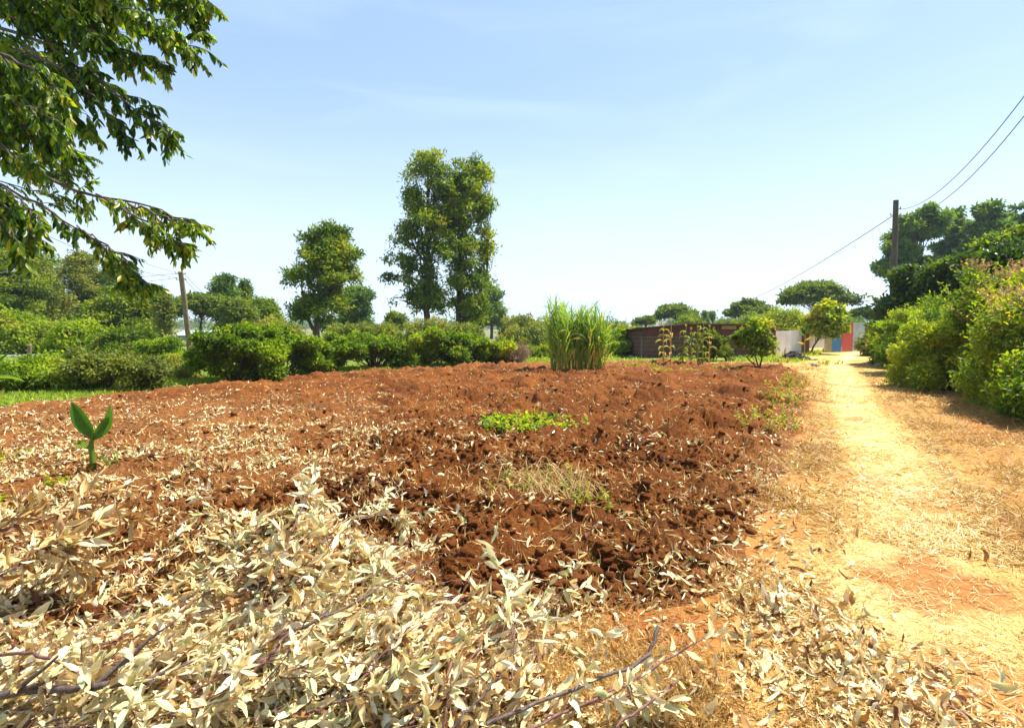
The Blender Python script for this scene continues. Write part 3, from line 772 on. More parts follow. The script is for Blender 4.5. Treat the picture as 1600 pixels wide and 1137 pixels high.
def gbase(px, d):
    p = W(px, 512, d); return np.array([p[0], d, float(gz(p[0], d)) - 0.05 if d < 45 else -0.05])
def hz(py, d):      # height above flat ground of pixel row py at distance d
    return W(800, py, d)[2]
def hw(px0, px1, d): return abs(px1 - px0) / 2 / FPX * d

# ---- bushes and hedges -------------------------------------------------------
def bush(name, label, cat, base, rx, ry, h, n, mat, L=0.09, Wd=0.045, group=None, seed=1, stems=10, per=4, rc=0.07, shoots=14, rot=0, bare=0.12, flat=0.7, under=0.7, rough=0.9, low=0.0, fol='foliage', nb=None, shell=0.16, mode='rhomb', extra=None, box=False):
    """lumpy shrub: many overlapping leaf masses on a base of real stems"""
    rng = np.random.default_rng(seed); root = thing(name, label, cat, tuple(base), group)
    nb = nb or int(18 + 12 * rx * ry); B = []
    c, s = math.cos(rot), math.sin(rot)
    for i in range(nb):
        a = rng.uniform(0, 6.283); q = math.sqrt(rng.random()); zt = h * (max(1 - q ** 8.0, 0.02)) ** .5 * rng.uniform(0.8, 1.12)
        z = low * h + (zt - low * h) * (0.35 + 0.65 * rng.random() ** 0.6); r = min(h, rx, ry) * rng.uniform(0.12, 0.38)
        u, v = math.cos(a) * q * (rx - r * 0.6), math.sin(a) * q * (ry - r * 0.6)
        if box: u, v = rng.uniform(-1, 1) * rx, rng.uniform(-1, 1) * (ry - r * .6)
        B.append((u * c - v * s, u * s + v * c, max(z - r * flat, r * 0.4), r * 1.15, r * 1.15, r * flat * 1.1))
    mb = MB()
    for i in range(stems):
        b = B[rng.integers(nb)]; a = np.array([b[0] * 0.12, b[1] * 0.12, -.05])
        mb.tube(bend(rng, a, b[:3], 6, 0.07), np.linspace(0.02, 0.006, 6) * (0.6 + h * 0.5), 5)
    mb.build('stems', M['darkbark'], root)
    P, O, k = crown_pts(rng, B, n, shell, under, seed, rough); P[:, 2] = np.abs(P[:, 2]); g = fbm3(P * (1.6 / max(h * .5, .3)), 3, seed + 40); kp = g > np.quantile(g, .2); P, O = P[kp], O[kp]
    mb = MB(); foliage(mb, rng, P, O, per, rc, L * 1.2, Wd * 1.2, 0.1, 0.5, None, mode, seed)
    for i in range(shoots):                                      # loose shoots over the top
        b = B[rng.integers(nb)]; p0 = np.array(b[:3]) + [rng.normal(0, b[3] * .5), rng.normal(0, b[3] * .5), b[5] * .6]
        e = p0 + [rng.normal(0, .12) * h, rng.normal(0, .12) * h, rng.uniform(.1, .34) * min(h, 1.6)]
        p = bend(rng, p0, e, 6, 0.06); m = 22; t = rng.random(m); i0 = (t * 5).astype(int)
        Q = p[i0] + (p[np.minimum(i0 + 1, 5)] - p[i0]) * (t * 5 - i0)[:, None]
        O2 = nrm(rng.normal(0, 1, (m, 3)) + [0, 0, .4]); rhomb(mb, Q, O2, rdir(rng, m) + [0, 0, 1], L * rng.uniform(.7, 1.2, m), Wd, 0, np.clip(rng.normal(.75, .15, m), 0, 1), .1)
        mb.tube(p, 0.004, 3, cap=False)
    mb.build(fol, M[mat], root)
    if extra: extra(rng, root, B)
    return root
def hb(name, label, px0, px1, ytop, d, ry, n, mat, seed, base_drop=0, group=None, **k):
    if name == 'hedge_shrub' and px0 > 290 and (px0 := px0 + 6): k.update(box=True, rot=R(36)); ry *= .75; n = int(n * 1.25)
    """bush spanning picture columns px0..px1 at distance d with its top at row ytop"""
    b = gbase((px0 + px1) / 2, d)
    return bush(name, label, k.pop('cat', 'bush'), b, hw(px0, px1, d) * 1.14, ry, hz(ytop, d) * 1.04 - b[2], n, mat, seed=seed, group=group, **k)

HG = 'clipped hedge shrubs along the far side of the field'
hb('hedge_shrub', 'sprawling hedge shrub low at the left frame edge, beside the banana leaves', -60, 110, 556, 14.2, 0.9, 5200, 'hedge', 11, group=HG, L=.07, Wd=.04)
hb('hedge_shrub', 'low tangled hedge shrub with small lilac flowers below the grey road', 70, 240, 548, 14.6, 0.95, 7000, 'olive', 12, group=HG, L=.065, Wd=.038,
   extra=lambda rng, root, B: (lambda m: (rhomb(m, np.array([[x, -1.0, z] for x, z in ((.0, .62), (.03, .63), (.05, .65))]), rdir(rng, 3), np.array([[0, -1, .3]] * 3), .05, .04), m.build('flower', M['flower'], root)))(MB()))
hb('hedge_shrub', 'scraggly low hedge shrub between the leaning pole and the lilac flowered shrub', 215, 305, 558, 17.5, 0.8, 3200, 'olive', 13, group=HG, L=.07, Wd=.04)
hb('hedge_shrub', 'tall dense bright hedge shrub just right of the leaning pole', 306, 412, 512, 17.0, 1.1, 9000, 'hedge', 14, group=HG, low=.15, stems=26)
hb('hedge_shrub', 'hedge shrub with open dark stems, second right of the leaning pole', 385, 478, 514, 18.6, 1.0, 7000, 'hedge', 15, group=HG, low=.1, stems=20)
hb('hedge_shrub', 'hedge shrub standing in front of the dark two part tree', 455, 560, 521, 20.6, 1.0, 7500, 'hedge', 16, group=HG, stems=20, low=.1)
hb('hedge_shrub', 'bright leafy hedge shrub with brown stems left of the tall central trees', 535, 632, 519, 22.4, 1.0, 7500, 'hedge', 17, group=HG, low=.32, stems=60)
hb('hedge_shrub', 'hedge shrub directly below the trunk of the tall central tree', 612, 715, 522, 23.6, 1.0, 7500, 'hedge', 18, group=HG, low=.2, stems=24)
hb('hedge_shrub', 'last green hedge shrub before the pile of brown dead brush', 695, 792, 522, 24.4, 1.0, 7000, 'hedge', 19, group=HG, low=.1)
hb('dead_brush', 'brown dead brush at the right end of the green hedge', 770, 830, 541, 25.6, 0.8, 2600, 'deadbrush', 20, L=.22, Wd=.012, cat='dead brush', shoots=4)
hb('green_bush', 'small vivid green bush behind the left side of the tall grass clump', 812, 872, 540, 31, 0.9, 3600, 'yellowgreen', 21, L=.11, Wd=.05)
hb('green_bush', 'dark rounded bush between the tall grass clump and the block shed', 945, 992, 516, 33, 1.2, 4200, 'hedge', 22, L=.12, Wd=.06)
# fill behind the left hedge
BG = 'wild shrubs behind the left hedge'
hb('wild_shrub', 'broad leafy shrub at the left frame edge across the road', -40, 62, 489, 35, 1.8, 8000, 'hedge', 31, group=BG, L=.15, Wd=.08, rc=.14)
hb('wild_shrub', 'grey green dry shrub beside the short wooden road post', 52, 108, 506, 36, 1.3, 3500, 'olive', 32, group=BG, L=.14, Wd=.06, rc=.12)
hb('wild_shrub', 'large rounded shrub beyond the road end, under the drooping leaves', 92, 178, 505, 27, 1.5, 8000, 'hedge', 33, group=BG, L=.12, Wd=.06, rc=.12)
hb('wild_shrub', 'loose green shrub behind the lilac flowered hedge shrub', 160, 240, 512, 26, 1.4, 7000, 'green', 34, group=BG, L=.12, Wd=.06, rc=.12)
hb('wild_shrub', 'light green shrub just left of the leaning pole', 222, 276, 530, 25, 1.0, 5000, 'hedge', 35, group=BG, L=.1, Wd=.05, rc=.1)
hb('wild_shrub', 'vivid grass green shrub at the foot of the leaning pole', 255, 312, 556, 23, 0.6, 3500, 'yellowgreen', 36, group=BG, L=.12, Wd=.04)
hb('wild_shrub', 'olive shrub behind the hedge below the dark two part tree', 380, 470, 498, 30, 1.5, 6000, 'olive', 37, group=BG, L=.13, Wd=.06, rc=.12)
hb('wild_shrub', 'brownish shrub behind the hedge between the two tree groups', 500, 640, 505, 33, 1.6, 7000, 'olive', 38, group=BG, L=.13, Wd=.06, rc=.12)
hb('wild_shrub', 'pale dry shrub behind the hedge around the tall trunks', 625, 760, 505, 33, 1.6, 7500, 'olive', 39, group=BG, L=.13, Wd=.06, rc=.12)
hb('wild_shrub', 'brown and green shrub behind the dead brush', 780, 850, 512, 44, 2.0, 4500, 'olive', 40, group=BG, L=.17, Wd=.08, rc=.15)
hb('wild_shrub', 'rusty low shrub on the skyline left of the tall grass clump', 786, 846, 496, 60, 2.4, 4200, 'olive', 41, group=BG, L=.24, Wd=.12, rc=.2)

# ---- right hedge bank --------------------------------------------------------
RG = 'overgrown shrubs along the right of the path'
def at2(x, y): return np.array([x, y, float(gz(x, y)) - 0.05])
def seeds(rng, root, B):
    mb = MB(); B = sorted(B, key=lambda b: -b[2])[:max(10, len(B) * 2 // 3)]
    m = 800; k = rng.integers(len(B), size=m); d = nrm(np.stack([rng.normal(-.3, .6, m), rng.normal(-.4, .6, m), np.abs(rng.normal(.6, .4, m))], 1))
    b = np.array(B)[k]; p0 = b[:, :3] + b[:, 3:] * d * 0.95; t = nrm(d + [0, 0, .8])
    per = 16; u = np.tile(np.linspace(0, 1, per), m); P = np.repeat(p0, per, 0) + np.repeat(t, per, 0) * (u * .26)[:, None]
    rhomb(mb, P, rdir(rng, m * per) + np.repeat(t, per, 0) * .6, rdir(rng, m * per), .045, .024, 0, np.clip(rng.normal(.5, .25, m * per), 0, 1))
    mb.build('seed_heads', M['pinkseed'], root)
bush('overgrown_shrub', 'nearest shrub at the right frame edge with pinkish dry seed heads', 'shrub', at2(11.1, 10.6), 2.0, 2.3, 2.95, 26000, 'yellowgreen', seed=51, group=RG, L=.075, Wd=.036, per=4, rc=.07, shoots=110, nb=80, extra=seeds, mode='ribbon')
bush('overgrown_shrub', 'low leafy shrub spilling onto the path at the right frame edge', 'shrub', at2(9.3, 9.0), 1.2, 1.3, 1.45, 11000, 'hedge', seed=52, group=RG, L=.07, Wd=.034, shoots=50, nb=44, mode='ribbon')
bush('overgrown_shrub', 'tall shrub topped with pink seed heads, second from the right frame edge', 'shrub', at2(12.4, 13.4), 1.9, 1.9, 3.3, 18000, 'hedge', seed=53, group=RG, L=.08, Wd=.038, shoots=100, nb=70, extra=seeds)
bush('overgrown_shrub', 'fine leaved bright green shrub in the middle of the right bank', 'shrub', at2(13.6, 16.6), 1.6, 1.8, 2.9, 16000, 'hedge', seed=54, group=RG, L=.09, Wd=.03, shoots=90, nb=60)
bush('overgrown_shrub', 'feathery green shrub with two lilac flowers beside the sunny path', 'shrub', at2(14.0, 19.6), 1.2, 1.6, 2.3, 12000, 'hedge', seed=55, group=RG, L=.1, Wd=.03, shoots=70, nb=48)
bush('overgrown_shrub', 'farthest bright green shrub of the right bank beside the dark creeper', 'shrub', at2(16.3, 23.2), 1.4, 1.7, 2.5, 11000, 'hedge', seed=56, group=RG, L=.1, Wd=.05, shoots=30)
bush('overgrown_shrub', 'yellowing dry shrub next to the pale grey fence sheet', 'shrub', gbase(1372, 33), 1.0, 1.0, 1.45, 4200, 'olive', seed=57, group=RG, L=.12, Wd=.05)
bush('overgrown_shrub', 'shrub with yellow leaves between the pink headed shrub and the green feathery one', 'shrub', at2(11.3, 14.6), 1.3, 1.4, 1.9, 11000, 'yellowgreen', seed=58, group=RG, L=.08, Wd=.034, shoots=30, nb=26)
KG = 'dark creeper covered trees above the right bank'
def creeper(label, x, y, rx, ry, h, n, seed, mat='dark', low=.25):
    bush('creeper_tree', label, 'tree', at2(x, y), rx, ry, h, n, mat, seed=seed, group=KG, L=.17, Wd=.10, per=4, rc=.15, shoots=20, low=low, stems=16, nb=44, flat=.8)
creeper('dark creeper covered tree beneath the tall right pole, left end of the dark mass', 17.8, 25.0, 1.6, 1.6, 3.9, 8500, 61, low=.3)
creeper('dark glossy creeper mass in the middle of the right bank', 18.8, 23.0, 2.0, 2.2, 5.1, 12000, 62)
creeper('highest dark creeper mass with yellow green top at the right frame edge', 20.6, 22.0, 2.5, 2.4, 5.9, 14000, 63, 'green')
creeper('shaded creeper mass behind the pink seed headed shrub', 17.6, 18.8, 2.2, 2.0, 4.35, 12000, 64)

# ---- tall central trees ------------------------------------------------------
d = 44; s = d / FPX
def prof(rows, d, cx):
    return [(hz(y, d), (x0 + x1) / 2 * d / FPX - cx * d / FPX, (x1 - x0) / 2 * d / FPX) for y, x0, x1 in rows]
rg = np.random.default_rng(2)
pl = prof([(478, 632, 690), (440, 606, 700), (400, 616, 712), (350, 622, 716), (300, 626, 722), (275, 630, 714), (255, 640, 704), (240, 660, 685)], d, 668)
bl = profile_blobs(rg, pl, 60, .8, .85)
bl += [(-2.9, 0, hz(432, d), .6, .5, .35), (-2.6, .4, hz(468, d), .45, .4, .3)]
tree('feathery_tree', 'tall left tree of the central pair, straight dark trunk and open feathery crown', 'tree', gbase(668, d),
     [([(0, 0, 0), (-.05, 0, 3), (.05, .1, 8), (.1, 0, 13.6)], [.3, .24, .16, .04])], bl, 5200, 5, .2, .25, .085, 'green', 'darkbark', 'tall central trees', 71, shell=.35, lfrac=.9, low=.2, rough=1.3, under=.6, gap=.3)
pr = prof([(490, 700, 760), (455, 690, 775), (400, 682, 785), (350, 680, 780), (300, 678, 778), (278, 680, 776), (258, 708, 776), (244, 722, 768), (228, 738, 752)], d, 722)
br = profile_blobs(rg, pr, 70, .85, .85)
tree('feathery_tree', 'tall right tree of the central pair, denser yellow green crown and forked trunk', 'tree', gbase(722, d + 2),
     [([(-.3, 0, 0), (-.3, 0, 2.5), (-.1, 0, 7), (.4, 0, 14.2)], [.28, .22, .14, .04]), ([(-.3, 0, 1.6), (.9, .1, 3.2), (2.0, .3, 6), (2.1, .2, 10)], [.2, .16, .1, .03])], br, 7200, 5, .2, .25, .09, 'green', 'darkbark', 'tall central trees', 72, shell=.35, lfrac=.8, low=.2, rough=1.25, under=.6, gap=.28)

# ---- left centre trees
d = 38
rows = [(505, 462, 540), (470, 445, 560), (430, 440, 572), (405, 450, 572), (385, 468, 560), (370, 490, 545), (360, 510, 530)]
tree('leafy_tree', 'dark two part tree with rounded shoulders left of centre', 'tree', gbase(495, d),
     [([(0, 0, 0), (0, 0, 2), (.2, 0, 4), (.4, 0, 6.6)], [.22, .18, .12, .04]), ([(0, 0, 1), (-.8, 0, 2.8), (-1.0, 0, 5)], [.14, .1, .03])],
     profile_blobs(rg, prof(rows, d, 495), 60, .75, .85), 6500, 5, .16, .2, .075, 'green', group='trees behind the hedge', seed=73, shell=.24)
d = 70
tree('leafy_tree', 'dark blue green tree behind the right side of the two part tree', 'tree', gbase(557, d),
     [([(0, 0, 0), (0, 0, 3), (0, 0, 5)], [.25, .18, .05])], profile_blobs(rg, prof([(512, 536, 582), (485, 532, 584), (462, 538, 580), (452, 548, 572)], d, 557), 46, .9, .75),
     5200, 5, .22, .26, .11, 'blue', group='trees behind the hedge', seed=74, shell=.16)
d = 85
tree('leafy_tree', 'dark bluish tree behind the right side of the tall central trees', 'tree', gbase(768, d),
     [([(0, 0, 0), (0, 0, 3), (0, 0, 6)], [.25, .18, .05])], profile_blobs(rg, prof([(508, 715, 790), (485, 738, 788), (468, 750, 786), (450, 762, 778)], d, 768), 46, 1.0, .75),
     5200, 5, .24, .28, .12, 'blue', group='trees behind the hedge', seed=75, shell=.16)
tree('small_tree', 'small pointed green tree on the skyline between the two tree groups', 'tree', gbase(618, 66),
     [([(0, 0, 0), (0, 0, 2)], [.1, .03])], profile_blobs(rg, prof([(512, 600, 640), (500, 600, 636), (492, 612, 624)], 66, 618), 18, .6, .8), 2200, 5, .15, .2, .1, 'green', group='trees behind the hedge', seed=76)

# ---- left background
LB = 'trees beyond the road on the left'
def ltree(label, px, d, rows, nb, rb, n, mat, seed, L=.2, Wd=.09, per=5, rc=.2, flat=.75, shell=.2, rough=.95, name='leafy_tree', **k):
    zt = hz(min(r[0] for r in rows), d)
    return tree(name, label, 'tree', gbase(px, d), [([(0, 0, 0), (.1, 0, zt * .4), (0, 0, zt * .85)], [.05 + zt * .018, .03 + zt * .013, .03])],
                profile_blobs(rg, prof(rows, d, px), nb, rb, flat), n, per, rc, L, Wd, mat, group=LB, seed=seed, shell=shell, rough=rough, **k)
ltree('tall shaggy tree at the left frame edge behind the street lamp', 0, 46, [(530, -60, 50), (470, -70, 62), (420, -70, 66), (390, -60, 60), (372, -50, 30)], 70, 1.2, 8000, 'green', 81)
ltree('tall brownish tree beside the street lamp, second from the left frame edge', 52, 50, [(530, 20, 90), (470, 15, 96), (420, 25, 84), (398, 35, 72)], 60, 1.1, 7000, 'olive', 82)
ltree('rounded olive tree top seen left of the drooping branch', 125, 56, [(520, 80, 170), (460, 85, 178), (425, 92, 165), (406, 110, 150)], 60, 1.2, 7000, 'olive', 83)
ltree('dark tree mass behind the tip of the drooping branch', 195, 58, [(525, 140, 250), (480, 145, 250), (440, 160, 235), (424, 180, 215)], 60, 1.2, 7000, 'dark', 84)
ltree('green tree below the tip of the drooping branch', 178, 42, [(530, 130, 235), (500, 132, 235), (475, 150, 225), (462, 165, 210)], 46, .9, 5500, 'green', 85)
ltree('bare looking reddish brown tree left of the leaning pole', 252, 40, [(545, 236, 268), (510, 232, 276), (480, 238, 272), (460, 248, 264)], 26, .55, 3200, 'olive', 86, L=.13, Wd=.06, rc=.13, tone=None, shell=.3)
ltree('small dark rounded treetop just left of the leaning pole', 245, 64, [(500, 225, 268), (470, 226, 262), (450, 236, 256)], 24, .8, 2600, 'dark', 87)
ltree('pale feathery tree with a thin top right of the leaning pole', 350, 58, [(520, 330, 378), (480, 330, 376), (455, 334, 374), (434, 344, 364)], 40, .8, 3600, 'blue', 88, shell=.34, rough=1.15)
ltree('narrow pointed conifer like tree right of the pale feathery tree', 383, 60, [(520, 366, 402), (480, 370, 398), (455, 376, 390), (437, 382, 385)], 34, .55, 3200, 'green', 89, shell=.3)
ltree('leafy green tree between the pointed tree and the dark two part tree', 412, 48, [(530, 375, 440), (500, 380, 440), (480, 392, 428), (468, 400, 420)], 40, .8, 4600, 'green', 90)
ltree('bushy yellowish tree in front of the pale feathery tree', 368, 44, [(540, 340, 402), (505, 342, 400), (485, 350, 392), (474, 358, 382)], 36, .7, 4600, 'acacia', 91)

# flat topped acacias
def acacia(label, px, d, ytop, x0, x1, ybot, seed, n=5000, mat='acacia', group='flat topped acacias', nb=36, slant=0, name='acacia_tree'):
    rg = np.random.default_rng(seed); zt, zb = hz(ytop, d), hz(ybot, d); w = (x1 - x0) / 2 * d / FPX; cx = ((x0 + x1) / 2 - px) * d / FPX; B = []
    for i in range(nb):
        a = rg.uniform(0, 6.283); q = math.sqrt(rg.random()); r = w * rg.uniform(.16, .3)
        z = zb + (zt - zb) * (.3 + .7 * (1 - q ** 2.4) ** .8) * rg.uniform(.86, 1.02)
        B.append((cx + math.cos(a) * q * (w - r * .8), math.sin(a) * q * (w - r) * .9, z - r * .2, r, r, r * .28))
    z0 = zb * .45
    tr = [([(0, 0, 0), (.1, 0, z0), (cx * .5 + slant, 0, zb)], [.1 + zt * .02, .07 + zt * .015, .05])]
    return tree(name, label, 'tree', gbase(px, d), tr, B, int(n * .62), 4, .14 * w / 4 + .05, .26 * d / 60, .12 * d / 60, mat, 'darkbark', group, seed, shell=.3, under=.8, up=1.0, droop=0, lfrac=1, low=.35, sub=3, rough=1.2, gap=.3, tufts=3)
acacia('broad flat topped acacia directly behind the leaning pole', 312, 52, 458, 262, 372, 496, 101, 8500, 'acacia', nb=60)
acacia('small flat topped acacia above the left corner of the shed', 1008, 80, 496, 990, 1027, 506, 102, 2600, nb=22)
acacia('umbrella acacia rising behind the middle of the shed roof', 1057, 88, 477, 1021, 1090, 500, 103, 6000, nb=44)
acacia('pair like layered acacia behind the yellow green sapling', 1175, 82, 470, 1133, 1212, 500, 104, 8000, 'acacia', nb=60)
acacia('largest umbrella acacia above the coloured fence sheets', 1268, 72, 443, 1212, 1332, 484, 105, 12500, nb=80)
acacia('thin layered acacia between the umbrella acacia and the dark creeper', 1345, 66, 482, 1322, 1368, 506, 106, 2600, nb=24)
SKB = 'bushes and small trees on the skyline behind the shed'
def sk(label, px0, px1, ytop, d, mat, seed, n=3500): hb('skyline_bush', label, px0, px1, ytop, d, 2.0, n, mat, seed, group=SKB, L=.003 * d, Wd=.0015 * d, rc=.003 * d, shoots=6)
sk('rounded dark bush between the umbrella acacia and the maize tops', 1056, 1098, 489, 72, 'green', 111)
sk('dark bush behind the small shrub at the right end of the shed', 1150, 1225, 494, 62, 'green', 112, 5000)
sk('bushy green tree behind the white fence sheets', 1188, 1262, 484, 50, 'yellowgreen', 113, 6500)
sk('dull green bush behind the red fence sheet', 1320, 1372, 500, 50, 'blue', 114, 4000)
sk('olive bush filling the skyline under the layered acacia', 1118, 1180, 498, 70, 'acacia', 115)
sk('low bush on the skyline between the grass clump and the shed', 948, 1000, 508, 75, 'green', 116)
sk('low bush on the skyline just left of the tall grass clump', 826, 875, 508, 80, 'acacia', 117)
sk('brown green bush behind the umbrella acacia trunk', 1252, 1330, 492, 60, 'acacia', 118, 5000)
for px, d_, yt, sdd, lb in ((1101, 120, 487, 121, 'left one of two thin lollipop trees far behind the shed'), (1112, 122, 487, 122, 'right one of two thin lollipop trees far behind the shed')):
    zt = hz(yt, d_)
    tree('thin_tree', lb, 'tree', gbase(px, d_), [([(0, 0, 0), (.1, 0, zt)], [.12, .06])], [(0, 0, zt - .4, .7, .7, .6), (.1, 0, zt - 1.3, .5, .5, .4), (.5, 0, zt - 2.2, .3, .3, .25)], 420, 5, .16, .3, .15, 'blue', 'darkbark', 'thin lollipop trees', sdd)

# right eucalyptus grove
EG = 'eucalyptus trees behind the right bank'
def euct(label, px, d, rows, nb, n, seed, rb=1.35):
    zt = hz(min(r[0] for r in rows), d)
    tree('eucalyptus_tree', label, 'tree', gbase(px, d), [([(0, 0, 0), (.2, 0, zt * .5), (0, 0, zt * .92)], [.4, .25, .06])],
         profile_blobs(np.random.default_rng(seed), prof(rows, d, px), nb, rb, .72), int(n * .8), 4, .2, .4, .16, 'blue', 'bark', EG, seed, shell=.16, under=.6, rough=.8, low=.45, tufts=2, gap=.2)
euct('tall clumpy eucalyptus directly behind the right pole', 1420, 68, [(430, 1368, 1440), (400, 1372, 1450), (360, 1382, 1462), (335, 1418, 1468), (325, 1432, 1456)], 34, 9500, 131)
euct('eucalyptus with a pointed tip between the two rounded ones', 1485, 74, [(430, 1440, 1500), (380, 1462, 1508), (350, 1470, 1502), (328, 1482, 1492)], 24, 6500, 132, 1.2)
euct('rounded eucalyptus crown right of the pointed one', 1530, 70, [(420, 1500, 1560), (370, 1498, 1562), (345, 1504, 1558), (320, 1522, 1542)], 26, 8000, 133)
euct('sparse eucalyptus at the right frame edge', 1592, 78, [(380, 1560, 1660), (345, 1556, 1650), (322, 1566, 1640)], 24, 6500, 134)

# far treeline
rng = np.random.default_rng(77); mb = MB(); nt = 520
tx = rng.uniform(-620, 640, nt); ty = rng.uniform(430, 640, nt); th = rng.uniform(6, 13, nt) * (0.75 + 0.6 * fbm2(tx / 60, ty / 90, 2, 8))
v, f = lump(rng, 0, 1)
for k in range(nt):
    P, O, _ = crown_pts(rng, [(tx[k], ty[k], th[k] * z, th[k] * w_, th[k] * w_, th[k] * .24) for z, w_ in ((.3, .42), (.55, .36), (.82, .22))], 90, .15, 1, k)
    rhomb(mb, P, rdir(rng, 90), O + [0, 0, .6], 2.2, 1.4, 0, np.clip(rng.normal(.4, .25, 90), 0, 1), .1)
tag(mb.build('far_woodland', M['blue']), 'distant band of trees fading blue along the horizon', 'far woodland', kind='stuff')

# ---- overhanging eucalyptus --------------------------------------------------
rng = np.random.default_rng(8)
root = thing('eucalyptus_tree', 'large near eucalyptus whose leafy branches droop into the top left corner', 'tree', (-7.6, 6.2, 0))
o0 = np.array([-7.6, 6.2, 0])
mb = MB(); tk = np.array([(-7.6, 6.2, -.1), (-7.5, 6.2, 2), (-7.2, 6.1, 4.2), (-7.0, 6.0, 6.6), (-6.8, 5.8, 9)])
mb.tube(tk, [.26, .22, .18, .12, .04], 12); mb.build('trunk', M['bark'], root, o0)
lf, tw = MB(), MB()
def spray(p, dvec, L0, n, size=.105, tone=.4, fine=False):
    """a drooping leafy twig starting at p"""
    k = 7; pts = [p]; dd = dvec / np.linalg.norm(dvec)
    for i in range(k - 1):
        dd = nrm(dd + np.array([0, 0, -0.11]) + rng.normal(0, .07, 3)); pts.append(pts[-1] + dd * L0 / (k - 1))
    pts = np.array(pts); tw.tube(pts, np.linspace(.0045, .0012, k), 3, cap=False)
    n = int(n * 1.65); t = np.linspace(.12, 1, n); i0 = np.minimum((t * (k - 1)).astype(int), k - 2); Q = pts[i0] + (pts[i0 + 1] - pts[i0]) * (t * (k - 1) - i0)[:, None]
    T = nrm(pts[i0 + 1] - pts[i0]); D = nrm(T * .55 + rdir(rng, n) * .6 + [0.05, 0, -.75]); N = rdir(rng, n)
    L = size * .78 * rng.uniform(.55, 1.25, n)
    ribbon(lf, Q, D, N, L, L * rng.uniform(.26, .42, n), rng.normal(.1, .35, n), LEAFP, .15, rng.normal(0, .3, n), 0, np.clip(rng.normal(tone, .25, n), 0, .92 + .08 * (rng.random(n) < .06)), .15, rng)
def bough(pts, dep, r0=.014, sp=10, sl=.4, ln=14, size=.105, start=.25, tone=.42):
    C = np.array([W(x, y, dd) for (x, y), dd in zip(pts, np.linspace(dep[0], dep[1], len(pts)))])
    t = np.linspace(0, len(C) - 1, 16); P = np.stack([np.interp(t, range(len(C)), C[:, i]) for i in range(3)], 1)
    P[1:-1] += rng.normal(0, .012, (14, 3)); tw.tube(P, np.linspace(r0, .002, 16), 5, cap=False)
    L = np.linalg.norm(np.diff(C, axis=0), axis=1).sum(); m = max(int(sp * L), 3)
    for s_ in np.linspace(start, 1, m):
        i = min(int(s_ * 15), 14); T = nrm(P[i + 1] - P[i]); sd_ = nrm(T * 1.0 + rng.normal(0, .42, 3) + [0, 0, -.1]); spray(P[i], sd_, sl * rng.uniform(.5, 1.15) * (1.15 - .45 * s_), ln, size, tone + rng.normal(0, .09))
bough([(-90, -90), (120, -50), (250, -15), (325, 22)], (6.0, 5.0), .02, 16, .36)
bough([(-90, -40), (100, 0), (230, 40), (305, 78)], (5.6, 4.8), .02, 16, .36)
bough([(-90, 10), (90, 40), (190, 80), (262, 104)], (5.4, 4.9), .02, 15, .34)
bough([(-90, 30), (60, 60), (160, 130), (232, 185), (272, 212)], (5.2, 4.7), .018, 14, .34, tone=.3)
bough([(40, 70), (110, 120), (165, 170), (205, 222)], (5.0, 4.8), .014, 12, .32, tone=.25)
bough([(-90, 60), (20, 90), (80, 130), (110, 170)], (4.6, 4.3), .016, 15, .34)
bough([(-90, 120), (-10, 150), (50, 170), (90, 190)], (4.4, 4.2), .016, 14, .32)
bough([(-90, 205), (40, 262), (120, 298), (190, 314), (250, 326), (300, 346)], (5.4, 4.8), .022, 8, .3, 13, start=.4, tone=.5)
bough([(150, 303), (200, 330), (240, 358), (276, 378)], (5.0, 4.7), .008, 12, .26, 12, start=.35, tone=.5)
bough([(-90, 250), (30, 300), (110, 350), (170, 395), (218, 428)], (5.2, 4.7), .014, 9, .28, 12, start=.45, tone=.4)
bough([(120, 352), (165, 385), (188, 415), (196, 440)], (4.9, 4.7), .007, 13, .24, 12, start=.3, tone=.35)
bough([(-90, 270), (-20, 300), (30, 345), (55, 372)], (4.3, 4.1), .012, 15, .26, 13, start=.3)
bough([(-90, 180), (-20, 210), (20, 240), (60, 262)], (4.5, 4.4), .014, 15, .3, 13, start=.3)
for k in range(52):
    y0 = rng.uniform(-120, 190); x1 = rng.uniform(60, 225) - max(0, y0) * .55; y1 = y0 + rng.uniform(20, 80); d0 = rng.uniform(4.8, 7.5)
    bough([(-110, y0 - 30), (x1 * .4 - 40, y0), (x1, y1)], (d0 + .4, d0), .012, 13, .42, 14, .12, start=.2, tone=.38)
for pts_, dp_ in (([(60, -90), (200, -60), (290, -30), (335, 10)], (5.6, 5.0)), ([(100, -60), (220, -20), (300, 20), (322, 55)], (5.5, 5.0)), ([(0, -60), (140, -10), (220, 20), (280, 50)], (5.0, 4.6)), ([(-60, 250), (0, 290), (40, 320), (66, 350)], (4.4, 4.1)), ([(-90, 290), (-30, 320), (10, 350), (30, 385)], (4.2, 4.0)),
                  ([(130, 360), (190, 400), (215, 430), (228, 445)], (4.8, 4.6)), ([(200, 318), (250, 335), (290, 350), (316, 358)], (4.9, 4.7)), ([(190, 325), (235, 350), (265, 372), (290, 384)], (4.8, 4.6))):
    bough(pts_, dp_, .01, 15, .27, 14, start=.25, tone=.5)
